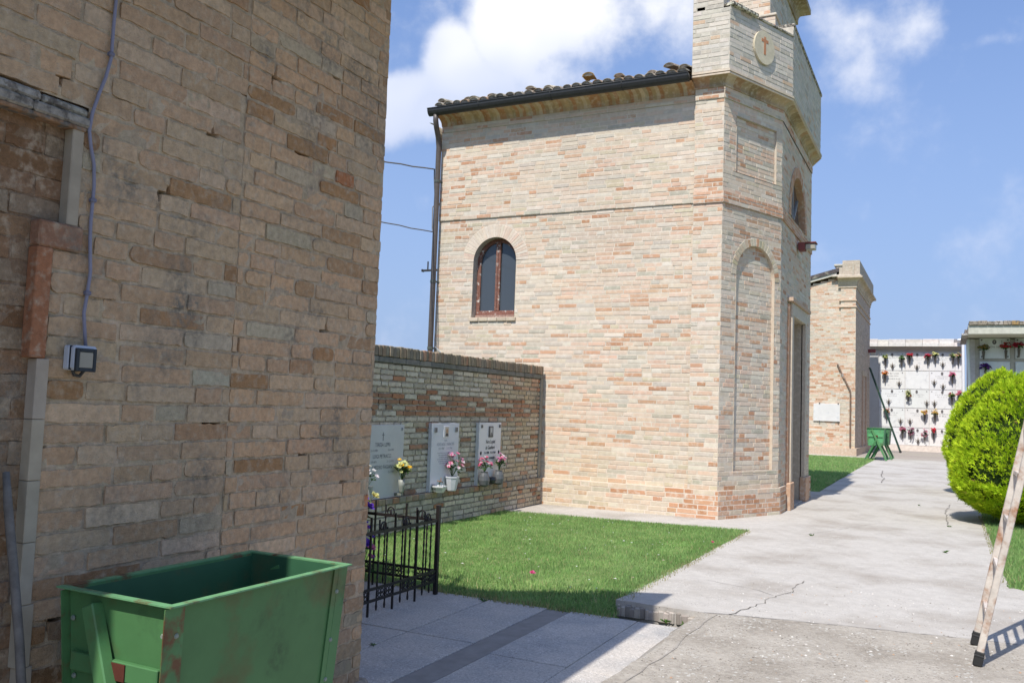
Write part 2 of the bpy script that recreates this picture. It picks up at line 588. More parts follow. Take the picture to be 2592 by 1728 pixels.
def sweep(mb, plan, prof, colf, seg=None, seed=5):
    """moulding along an open plan polyline (outside on the right-hand side), profile (out, z); cut into brick-long lengths"""
    r = random.Random(seed)
    pl = [V(p[0], p[1]) for p in plan]
    nrm = []
    for a, b in zip(pl, pl[1:]):
        d = (b - a) / np.linalg.norm(b - a)
        nrm.append(V(d[1], -d[0]))
    off = []
    for i, p in enumerate(pl):
        if i == 0:
            off.append(nrm[0])
        elif i == len(pl) - 1:
            off.append(nrm[-1])
        else:
            s = nrm[i - 1] + nrm[i]
            off.append(s / (s @ nrm[i]))
    for i in range(len(pl) - 1):
        L = np.linalg.norm(pl[i + 1] - pl[i])
        m = max(1, int(L / seg)) if seg else 1
        for k in range(m):
            f0, f1 = k / m, (k + 1) / m
            e0, e1 = off[i] * (1 - f0) + off[i + 1] * f0, off[i] * (1 - f1) + off[i + 1] * f1
            p0, p1 = pl[i] * (1 - f0) + pl[i + 1] * f0, pl[i] * (1 - f1) + pl[i + 1] * f1
            c = colf(r)
            for (o0, z0), (o1, z1) in zip(prof, prof[1:]):
                q = [V(*(p0 + e0 * o0), z0), V(*(p1 + e1 * o0), z0), V(*(p1 + e1 * o1), z1), V(*(p0 + e0 * o1), z1)]
                mb.face(q, c)
    return pl, off


def caps(mb, plan, off_out, z, col):
    pass


def text_faces(mb, s, size, O, U, Vv, Nn, col, cx=0., cy=0., thick=.0012, align='CENTER', sx=1.0, shear=0.0):
    cu = bpy.data.curves.new('lettering', 'FONT')
    cu.body = s
    cu.size = size
    cu.align_x = align
    cu.resolution_u = 2
    cu.shear = shear
    ob = bpy.data.objects.new('lettering', cu)
    S.collection.objects.link(ob)
    me = bpy.data.meshes.new_from_object(ob)
    O, U, Vv, Nn = V(*O), V(*U), V(*Vv), V(*Nn)
    pts = [O + U * (cx + v.co.x * sx) + Vv * (cy + v.co.y) + Nn * thick for v in me.vertices]
    mb.add(pts, [tuple(p.vertices) for p in me.polygons], col)
    bpy.data.objects.remove(ob)
    bpy.data.meshes.remove(me)
    bpy.data.curves.remove(cu)


def disc(mb, O, U, Vv, Nn, cx, cy, rx, ry, d, col, n=20):
    O, U, Vv, Nn = V(*O), V(*U), V(*Vv), V(*Nn)
    mb.prism([(cx + rx * math.cos(2 * PI * k / n), cy + ry * math.sin(2 * PI * k / n)) for k in range(n)], U, Vv, Nn, O, d, col)


# ================================================================== THE SETTING
rs = random.Random(11)
g = MB()
g.face([(-400, -400, -.20), (400, -400, -.20), (400, 600, -.20), (-400, 600, -.20)], (.10, .115, .04))
struct('ground', g, 'soil')

# lower paving: washed aggregate slabs with a smooth strip between
g = MB()
rows = [-4.0, -2.6, -1.1, .4, 1.9, 3.42, 4.95, 6.10]
cols_ = [(-5.30, -3.17), (-3.17, -2.672), (-2.484, -1.975), (-1.975, -1.50)]
for (a, b) in cols_:
    rr = rows if b < -2.6 else [-4.0, -1.8, .4, 2.6, 4.80, 6.10]
    for y0, y1 in zip(rr, rr[1:]):
        gp = .005 if b < -2.6 else .0022
        k = rs.uniform(.93, 1.05)
        g.box((a + gp, y0 + gp, -.16), (b - gp, y1 - gp, -.10 + rs.uniform(-.002, .002)), (.49 * k, .45 * k, .405 * k), .003)
struct('paving', g, 'aggregate')
g = MB()
for y0, y1 in zip([-4, -1.3, 1.4, 3.9, 6.08], [-1.3, 1.4, 3.9, 6.08]):
    g.box((-2.668, y0 + .001, -.16), (-2.488, y1 - .001, -.103), (.27, .25, .23), .002)
struct('paving_strip', g, 'plaster')

# the concrete path, one pour about a step higher than the paving
def ragged(p, q, n, a, r):
    p, q = V(*p), V(*q)
    d = (q - p) / np.linalg.norm(q - p)
    nn = V(-d[1], d[0])
    return [p + (q - p) * k / n + nn * (r.uniform(-a, a) if 0 < k < n else 0) for k in range(n)]


g = MB()
g2 = MB()
r = random.Random(4)
near_edge = ragged((-1.53, 6.22), (-1.58, 4.2), 14, .02, r) + ragged((-1.58, 4.2), (-1.62, -5), 10, .02, r)
JNT = [(9, 6.95), (3, 6.70), (1.2, 6.60), (.16, 6.52), (-.6, 6.40), (-1.34, 6.27), (-1.53, 6.22)]
outl = [(9, 6.95), (9, 8.62)] + [(.60, 8.62), (.50, 8.75)] + ragged((.48, 8.9), (.47, 34.3), 24, .012, r) + [(.47, 34.3)] + [(-2.28, 34.3)] + \
       ragged((-2.28, 34.2), (-2.13, 17.35), 14, .012, r) + [(-2.13, 17.3), (-7.0, 17.3), (-7.0, 11.5), (-5.30, 11.5), (-5.30, 10.50)] + ragged((-5.30, 10.48), (-2.16, 10.86), 8, .02, r) + ragged((-2.13, 10.86), (-2.19, 6.24), 22, .014, r)
front = ragged((-2.19, 6.24), (-1.53, 6.22), 9, .012, r)
top = [(p[0], p[1]) for p in outl] + [(p[0], p[1]) for p in front] + JNT[::-1][:-1]
top2 = [(p[0], p[1]) for p in near_edge[:-1]] + [(-1.62, -5), (9, -5)] + JNT[:-1]
for tq, gq, cq in ((top, g, (.455, .425, .385)), (top2, g2, (.415, .375, .32))):
    a2 = sum(a[0] * b[1] - b[0] * a[1] for a, b in zip(tq, tq[1:] + tq[:1]))
    tq = tq if a2 > 0 else tq[::-1]
    n = len(tq)
    zt = 0.0 if gq is g else -.002
    gq.add([(x, y, zt) for x, y in tq] + [(x, y, -.19) for x, y in tq], [tuple(range(n))] + [(i, n + i, n + (i + 1) % n, (i + 1) % n) for i in range(n)], cq)
# rough mortar ramp down to the paving along the near edge
m = len(near_edge)
for i in range(m - 1):
    p, q = near_edge[i], near_edge[i + 1]
    w0, w1 = .12 + .02 * math.sin(i * 1.1), .12 + .02 * math.sin((i + 1) * 1.1)
    g2.face([(p[0] + .10, p[1], .001), (p[0] - w0 * .3, p[1], -.03), (q[0] - w1 * .3, q[1], -.03), (q[0] + .10, q[1], .001)], (.38, .35, .31))
    g2.face([(p[0] - w0 * .3, p[1], -.03), (p[0] - w0, p[1], -.101), (q[0] - w1, q[1], -.101), (q[0] - w1 * .3, q[1], -.03)], (.37, .345, .31))


def crack(g, pts, w, col, r, z=.004, rough=.015):
    P = [V(*p) for p in pts]
    out_ = []
    for a, b in zip(P, P[1:]):
        k = max(2, int(np.linalg.norm(b - a) / .06))
        for i in range(k):
            out_.append(a + (b - a) * i / k + V(r.uniform(-rough, rough), r.uniform(-rough, rough)) * .7)
    out_.append(P[-1])
    for a, b in zip(out_, out_[1:]):
        d = b - a
        nn = V(-d[1], d[0]) / (np.linalg.norm(d) + 1e-9)
        ww = w * r.uniform(.35, 1.2) * .5
        g.face([(*(a - nn * ww), z), (*(a + nn * ww), z), (*(b + nn * ww), z), (*(b - nn * ww), z)][::-1], col)


dk = (.17, .155, .135)
crack(g, [(-1.53, 6.22), (-1.34, 6.27), (-.6, 6.40), (.16, 6.52), (1.2, 6.60), (3, 6.7)], .006, dk, r, rough=.008)
crack(g, [(-1.36, 6.26), (-1.24, 6.7), (-1.20, 7.05), (-1.12, 7.25), (-1.09, 7.9)], .009, dk, r, rough=.03)
crack(g, [(-1.20, 7.1), (-1.35, 7.25), (-1.8, 7.4)], .006, (.16, .15, .14), r)
crack(g, [(-2.1, 8.6), (-1.3, 8.8), (-.5, 8.85)], .004, (.25, .24, .23), r)
crack(g, [(-1.5, 10.95), (-.8, 12.9), (.1, 13.2), (.47, 13.2)], .006, (.24, .23, .22), r, rough=.02)
crack(g, [(.02, 13.3), (-.02, 15.2), (.05, 16.6)], .012, (.16, .15, .14), r, rough=.025)
crack(g, [(-2.1, 18.9), (-1.3, 20.6), (.46, 20.9)], .01, (.26, .25, .24), r, rough=.03)
crack(g, [(-1.30, 21.0), (-1.32, 22.5), (-1.46, 23.6), (-1.55, 25.8)], .018, (.12, .11, .10), r, rough=.03)
crack(g, [(-2.1, 24.8), (.46, 25.4)], .012, (.25, .24, .23), r, rough=.03)
crack(g, [(-.6, 17.2), (-.1, 17.6)], .015, (.2, .19, .18), r, rough=.02)
struct('path', g, 'concrete')
struct('path', g2, 'worn_concrete')

# broken stones under the lip of the path
g = MB()
for i in range(26):
    x = -2.15 + .60 * i / 25 + r.uniform(-.012, .012)
    a = r.uniform(.012, .028)
    g.box((x - a, 6.215 + r.uniform(-.012, .004), -.115), (x + a, 6.30, -.02 - r.uniform(0, .03)), jit((.33, .29, .25), r, .25), .008)
struct('path_edge', g, 'matte')

# flagged strip in front of the burial niches
g = MB()
for k in range(5):
    y0 = 34.32 + k * 1.78
    g.box((-3.2, y0 + .01, -.15), (8, y0 + 1.77, .005 + .002 * (k % 2)), jit((.33, .295, .265), rs, .06), .004)
struct('terrace', g, 'concrete')

# lawns: earth and the grass on it
def lawn(name, x0, x1, y0, y1, z=.0, edge=None, lip=False):
    g = MB()
    nx, ny = max(2, int((x1 - x0) / .25)), max(2, int((y1 - y0) / .4))
    rr = random.Random(int(100 * x0 + y0))
    hs = [[z + rr.uniform(-.008, .012) - (.05 if i in (0, nx) or j == ny else 0) - (.095 if j == 0 and lip else (.05 if j == 0 else 0)) for i in range(nx + 1)] for j in range(ny + 1)]
    gx = lambda i: x0 + (x1 - x0) * i / nx
    gy = lambda j, i: y0 + (y1 - y0) * j / ny + (edge(gx(i)) * j / ny if edge else 0)
    for j in range(ny):
        for i in range(nx):
            g.face([(gx(i), gy(j, i), hs[j][i]), (gx(i + 1), gy(j, i + 1), hs[j][i + 1]), (gx(i + 1), gy(j + 1, i + 1), hs[j + 1][i + 1]), (gx(i), gy(j + 1, i), hs[j + 1][i])], jit((.17, .23, .080), rr, .2))
    return struct(name, g, 'soil')


EDGE1 = lambda x: (x + 2.13) * .121
lawn('lawn', -5.32, -2.15, 6.095, 10.86, -.005, EDGE1, True)
lawn('lawn', -9.0, -2.20, 17.32, 33.2, -.005)
lawn('lawn', .49, 9.0, 8.66, 36.0, -.005)


def blades(name, zones, label, cols, seed, mat='grass_blade'):
    rg = np.random.default_rng(seed)
    Vs, Fs, Cs = [], [], []
    base = 0
    for (x0, x1, y0, y1, dens, h, w, edge) in zones:
        n = int((x1 - x0) * (y1 - y0) * dens)
        x = rg.uniform(x0, x1, n)
        f = rg.uniform(0, 1, n)
        y = y0 + (y1 - y0) * f + (edge(x) * f if edge else 0)
        ang = rg.uniform(0, 2 * PI, n)
        patch = .5 + .5 * np.sin(x * 2.1 + 1.3 * np.sin(y * 1.7)) * np.sin(y * 1.9 + .8 * np.sin(x * 2.7)) 
        hh = h * rg.uniform(.45, 1.25, n) * (.75 + .4 * patch)
        lean = rg.normal(0, .45, (n, 2)) * hh[:, None]
        ww = w * rg.uniform(.6, 1.3, n)
        a = np.stack([x - np.cos(ang) * ww, y - np.sin(ang) * ww, np.full(n, -.012)], 1)
        b = np.stack([x + np.cos(ang) * ww, y + np.sin(ang) * ww, np.full(n, -.012)], 1)
        zb = -.095 * np.clip(1 - (y - 6.095) / .36, 0, 1) if edge is not None else np.zeros(n)
        a[:, 2] += zb
        b[:, 2] += zb
        c = np.stack([x + lean[:, 0], y + lean[:, 1], hh + zb], 1)
        Vs.append(np.stack([a, b, c], 1).reshape(-1, 3))
        Fs.append(base + np.arange(3 * n).reshape(-1, 3))
        base += 3 * n
        t = np.clip(patch * .55 + rg.normal(0.2, .25, n), 0, 1)[:, None]
        col = np.array(cols[0]) * (1 - t) + np.array(cols[1]) * t
        dry = rg.random(n) < .07
        col[dry] = np.array(cols[2])
        Cs.append(np.repeat(col * rg.uniform(.8, 1.2, (n, 1)), 3, axis=0))
    vs, fs, cs = np.concatenate(Vs), np.concatenate(Fs), np.concatenate(Cs)
    me = bpy.data.meshes.new(name)
    me.vertices.add(len(vs))
    me.vertices.foreach_set('co', vs.ravel())
    me.loops.add(fs.size)
    me.loops.foreach_set('vertex_index', fs.ravel().astype(np.int32))
    me.polygons.add(len(fs))
    me.polygons.foreach_set('loop_start', np.arange(0, fs.size, 3, dtype=np.int32))
    me.polygons.foreach_set('loop_total', np.full(len(fs), 3, np.int32))
    ca = me.color_attributes.new('Col', 'FLOAT_COLOR', 'CORNER')
    cc = np.ones((fs.size, 4), np.float32)
    cc[:, :3] = cs[fs.ravel()]
    ca.data.foreach_set('color', cc.ravel())
    me.materials.append(MATS[mat])
    me.update(calc_edges=True)
    me.validate()
    o = bpy.data.objects.new(name, me)
    S.collection.objects.link(o)
    o['kind'] = 'stuff'
    if label:
        o['label'] = label[0]
        o['category'] = label[1]
    return o


GC = [(.21, .37, .11), (.33, .48, .18), (.52, .47, .25)]
blades('grass', [(-5.29, -2.14, 6.09, 10.86, 7600, .025, .0042, EDGE1)], ('short mown grass between the plaque wall and the path', 'grass'), GC, 1)
blades('grass', [(-6.5, -2.2, 17.33, 33.1, 900, .05, .011, None)], ('short grass strip between the two brick chapels', 'grass'), GC, 2)
blades('grass', [(.47, 2.4, 8.68, 15.0, 3600, .045, .0055, None), (2.4, 5, 8.68, 15, 900, .045, .01, None), (.49, 4, 15, 35, 500, .05, .012, None)], ('mown grass around the round clipped bushes', 'grass'), GC, 3)

blades('dry_grass', [(-5.1, -2.16, 6.03, 6.14, 2600, .035, .004, lambda x: 0 * x), (-2.20, -2.085, 6.25, 10.8, 1500, .028, .0045, None), (.42, .52, 8.9, 15, 1500, .03, .0055, None)], ('dry yellowish grass fringe along the concrete edges', 'grass'), [(.30, .31, .12), (.42, .37, .19), (.5, .42, .26)], 9)
# ================================================================== BRICK COLOURS
def near_col(s, t, r):
    return jit(pick(r, [(52, (.47, .325, .202)), (22, (.47, .35, .225)), (6, (.34, .205, .105)), (6, (.39, .25, .145)), (6, (.43, .36, .25)), (1.5, (.42, .37, .27)), (.6, (.41, .18, .09)), (8, (.51, .38, .25))]), r, .08)


def cream(s, t, r):
    c = pick(r, [(34, (.615, .515, .42)), (22, (.63, .50, .40)), (15, (.54, .475, .405)), (6, (.565, .485, .365)), (13, (.65, .57, .485)), (3, (.46, .42, .345))])
    k = vnoise2(s * 1.1 + 9, t * 1.7 + 3, 5)
    x = r.random()
    if x < .06 + .28 * max(0, k - .35):
        c = pick(r, [(4, (.54, .325, .215)), (3, (.58, .39, .275)), (2, (.48, .265, .165))])
    elif x < .24 + .3 * max(0, k - .3):
        c = pick(r, [(3, (.64, .475, .37)), (2, (.62, .435, .33))])
    # weathering: broad grey-yellow bloom, run-off below the string course, damp at the foot
    w = vnoise2(s * .9 + 31, t * .55 + 7, 11)
    f = 1 - .16 * max(0, w - .35)
    g_ = 1.0
    run = vnoise(s * 5.3, 21) * max(0, 1 - abs(t - 3.95) / .45)
    f -= .13 * run
    if t < 1.0:
        dmp = (1.0 - t) * vnoise(s * 2.2 + 4, 9)
        f -= .14 * dmp
        g_ = 1 - .16 * dmp
    c = (c[0] * f, c[1] * f, c[2] * f * g_ * .955)
    return jit(c, r, .05)


def redz(p):
    def f(s, t, r):
        if r.random() < p:
            return jit(pick(r, [(5, (.53, .295, .18)), (4, (.55, .345, .225)), (2, (.46, .235, .13))]), r, .09)
        return cream(s, t, r)
    return f


def grave_col(s, t, r):
    # s is metres from the chapel end, t the height
    red = 0
    if 1.23 < t < 1.52:
        red = .85 if s > 1.7 and t < 1.47 else .42
    elif t > 1.52:
        red = .10
    elif .28 < t < .37:
        red = .5
    else:
        red = .07
    if t < .30:
        red = .12
    if r.random() < red:
        return jit(pick(r, [(4, (.36, .185, .105)), (3, (.38, .22, .14)), (2, (.29, .165, .10))]), r, .12)
    if s < 1.6:
        return jit(pick(r, [(5, (.47, .40, .29)), (3, (.44, .36, .24)), (3, (.46, .42, .34)), (2, (.45, .30, .2))]), r, .1)
    return jit(pick(r, [(6, (.52, .47, .37)), (4, (.475, .43, .335)), (2, (.39, .355, .275)), (1.5, (.45, .38, .26))]), r, .1)


# ================================================================== LEFT (NEAR) BRICK BUILDING
XW = -2.68
nb = thing('brick_building', 'tall old building of rough brick in shade, with a blind doorway and switch box', 'building', (-4.8, .3, 0))
mb = MB()
UY = V(0, 1, 0)
def near_solid(t):
    if t > 2.345:
        return [(-6.5, 3.75)]
    if 2.295 < t <= 2.345:
        return [(-6.5, -.66), (1.99, 3.75)]
    if 1.955 < t <= 2.295:
        return [(-6.5, -.60), (1.972, 3.75)]
    if t > 1.865:
        return [(-6.5, -.62), (1.99, 3.75)]
    return [(-6.5, -.50), (1.888 + max(0, 1.5 - t) * .012, 3.75)]


def pier_cols(s, t, r):
    c = near_cols(s, t, r)
    return (c[0] * 1.08, c[1] * 1.04, c[2] * 1.0)


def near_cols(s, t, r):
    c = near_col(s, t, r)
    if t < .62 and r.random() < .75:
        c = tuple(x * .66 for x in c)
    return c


YP = 2.735
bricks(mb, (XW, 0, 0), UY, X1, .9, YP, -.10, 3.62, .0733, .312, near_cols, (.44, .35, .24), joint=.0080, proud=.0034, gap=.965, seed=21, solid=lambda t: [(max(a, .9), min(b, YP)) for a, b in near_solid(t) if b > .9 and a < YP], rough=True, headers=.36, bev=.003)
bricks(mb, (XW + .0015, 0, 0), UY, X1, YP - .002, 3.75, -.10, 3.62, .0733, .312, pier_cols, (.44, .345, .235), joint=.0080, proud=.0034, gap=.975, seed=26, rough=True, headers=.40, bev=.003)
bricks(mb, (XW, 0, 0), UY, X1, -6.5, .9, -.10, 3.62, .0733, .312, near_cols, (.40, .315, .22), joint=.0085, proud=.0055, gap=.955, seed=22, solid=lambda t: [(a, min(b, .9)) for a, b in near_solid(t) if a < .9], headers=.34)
# end face towards the lawn, brick returns give the toothed corner
bricks(mb, (XW, 3.75, 0), V(-1, 0, 0), Y1, 0, 4.3, -.10, 3.62, .0745, .262, near_col, (.36, .29, .23), joint=.011, proud=.006, seed=23)
for k in range(51):
    z = -.10 + k * .0733
    w = .115 if k % 2 else .235
    ex = R0.uniform(-.004, .007)
    if k in (21, 22):
        ex = -.03
    mb.box((XW - w * .8, 3.70, z + .006), (XW + .0035 + R0.uniform(-.002, .003), 3.752 + ex, z + .068), near_col(0, 0, R0), .007)
# back and far sides
mb.face([(-6.98, 3.75, -.15), (-6.98, -6.5, -.15), (-6.98, -6.5, 3.62), (-6.98, 3.75, 3.62)], (.36, .28, .21))
mb.face([(-6.98, -6.5, -.15), (XW, -6.5, -.15), (XW, -6.5, 3.62), (-6.98, -6.5, 3.62)], (.36, .28, .21))
build('wall', mb, 'old_brick', nb)
# blind doorway: recessed panel of wide smooth bricks, with stepped jambs and a lichened lintel
mb = MB()


def panel_col(s, t, r):
    return jit(pick(r, [(4, (.25, .155, .09)), (4, (.28, .195, .12)), (2, (.20, .115, .06)), (3, (.27, .205, .135))]), r, .1)


bricks(mb, (XW - .036, 0, 0), UY, X1, -.7, 1.96, -.10, 2.33, .0745, .29, panel_col, (.22, .15, .095), joint=.004, proud=.002, seed=25, rough=True, bev=.002, gap=9)
build('door_panel', mb, 'old_brick', nb)
mb = MB()
for ya, yb_ in ((1.929, 1.973),):
    mb.box((XW - .035, ya, 1.957), (XW + .010, yb_, 2.296), (.33, .285, .215), .003)
build('door_jamb', mb, 'plaster', nb)
mb = MB()
mb.box((XW - .035, 1.829, 1.50), (XW + .016, 1.886, 1.868), (.34, .155, .082), .004)
build('door_jamb', mb, 'old_brick', nb)
mb = MB()
mb.box((XW - .035, 1.829, 1.869), (XW + .018, 1.992, 1.957), (.29, .16, .10), .006)
build('jamb_capital', mb, 'old_brick', nb)
mb = MB()
mb.box((XW - .03, 1.886, 1.78), (XW - .002, 2.01, 1.875), (.35, .28, .21))
build('jamb_backing', mb, 'old_brick', nb)
mb = MB()
for ya, yb_ in ((1.858, 1.895),):
    n_ = 8
    for k in range(n_):
        z0, z1 = -.10 + k * .2, -.10 + (k + 1) * .2
        sh = max(0, .7 - z0) * .05
        mb.box((XW - .035, ya + sh, z0), (XW + .012, yb_ + sh + .008, z1 - .0015), jit((.36, .315, .24), R0, .04), .002)
build('door_jamb', mb, 'plaster', nb)
mb = MB()
yl_ = -.66
while yl_ < 1.98:
    w = min(R0.uniform(.25, .31), 1.99 - yl_)
    mb.box((XW - .03, yl_, 2.304), (XW + .020 + R0.uniform(-.002, .003), yl_ + w - .002, 2.340), jit((.30, .275, .235), R0, .12), .007)
    mb.box((XW - .03, yl_ + .03, 2.342), (XW + .010 + R0.uniform(-.003, .003), min(yl_ + w + .028, 1.985), 2.374 + R0.uniform(-.003, .003)), jit((.31, .29, .25), R0, .12), .009)
    yl_ += w
mb.box((XW - .03, -.66, 2.288), (XW + .016, 1.975, 2.303), (.24, .15, .09), .003)
build('door_lintel', mb, 'lichen_stone', nb)
# low plinth and roof
mb = MB()
mb.box((-7.0, -6.6, -.16), (-2.655, 3.81, -.02), (.29, .245, .20), .015)
build('plinth', mb, 'old_brick', nb)
mb = MB()
outl = [(-2.36, .9), (-1.985, 1.0), (-1.985, 4.07), (-2.68, 3.77), (-3.5, 3.52), (-7.1, 3.45), (-7.1, -6.6), (-2.36, -6.6)]
n = len(outl)
mb.add([(x, y, 3.76) for x, y in outl] + [(x, y, 3.90) for x, y in outl], [tuple(range(n))[::-1], tuple(range(n, 2 * n))] + [(i, (i + 1) % n, n + (i + 1) % n, n + i) for i in range(n)], (.22, .14, .09))
mb.box((-6.9, -6.45, 3.62), (-2.72, 3.40, 3.759), (.30, .22, .16))
build('roof', mb, 'tile', nb)

# conduit cable and its switch box
cab = [(2.052, 3.2), (2.055, 2.95), (2.055, 2.798), (2.052, 2.699), (2.052, 2.583), (2.035, 2.505), (2.012, 2.434), (1.993, 2.364), (1.986, 2.299), (1.996, 2.246), (2.013, 2.188), (2.02, 2.114), (2.019, 2.051), (2.017, 1.989), (2.019, 1.93), (2.024, 1.87), (2.030, 1.809), (2.022, 1.715), (2.016, 1.665), (2.024, 1.605), (2.032, 1.552)]
ct = thing('conduit_cable', 'thin grey blue conduit cable snaking down the near brick wall to the switch box', 'cable', (-2.66, 2.03, 1.55))
mb = MB()
mb.tube([(-2.6655, y, z) for y, z in cab], .0062, 10, (.205, .205, .27))
build('conduit', mb, 'plain', ct, True)
for y, z in ((2.050, 2.595), (2.019, 2.06), (2.024, 1.735)):
    mb = MB()
    mb.box((-2.6745, y - .011, z - .007), (-2.656, y + .011, z + .007), (.15, .15, .20), .003)
    mb.tube([(-2.6655, y, z - .008), (-2.6655, y, z + .008)], .0085, 8, (.15, .15, .20))
    build('clip', mb, 'plain', ct)
sb = thing('switch_box', 'small square grey electric switch box with dark frame on near brick wall', 'switch box', (-2.64, 2.0, 1.464))
mb = MB()
mb.box((-2.672, 1.952, 1.466), (-2.640, 2.042, 1.550), (.46, .50, .55), .006)
mb.box((-2.640, 1.953, 1.467), (-2.6385, 2.041, 1.549), (.03, .035, .05))
mb.box((-2.6385, 1.952, 1.466), (-2.611, 2.042, 1.550), (.48, .52, .57), .008)
build('housing', mb, 'plain', sb)
mb = MB()
y0, y1, z0, z1 = 1.951, 2.028, 1.462, 1.540
for a in ((y0, y0 + .012, z0, z1), (y1 - .012, y1, z0, z1), (y0 + .012, y1 - .012, z0, z0 + .012), (y0 + .012, y1 - .012, z1 - .012, z1)):
    mb.box((-2.611, a[0], a[2]), (-2.598, a[1], a[3]), (.022, .028, .034), .002)
build('frame', mb, 'plain', sb)
mb = MB()
mb.box((-2.6105, 1.963, 1.474), (-2.6, 2.016, 1.528), (.28, .265, .215), .002)
build('flap', mb, 'plain', sb)
mb = MB()
mb.tube([(-2.65, 1.975, 1.468), (-2.65, 1.985, 1.45), (-2.65, 2.005, 1.447), (-2.65, 2.02, 1.466)], .006, 8, (.05, .05, .05))
build('cable_loop', mb, 'plain', sb)

# wooden pole
mb = MB()
pp = [V(-2.692, 1.80, 1.130) * (1 - k / 12) + V(-2.357, 1.772, -.098) * (k / 12) for k in range(13)]
mb.tube([p + V(R0.uniform(-.002, .002), R0.uniform(-.002, .002), 0) for p in pp], [.0105] + [.0135 + R0.uniform(-.0006, .0006) for _ in range(12)], 12, (.15, .14, .125))
single('wooden_pole', mb, 'pole_wood', 'weathered grey wooden pole leaning against the blind doorway by the green bin', 'pole', (-2.357, 1.772, -.10), smooth=True)

# ================================================================== GREEN BINS
GRN = (.070, .180, .068)
GRN2 = (.034, .105, .052)


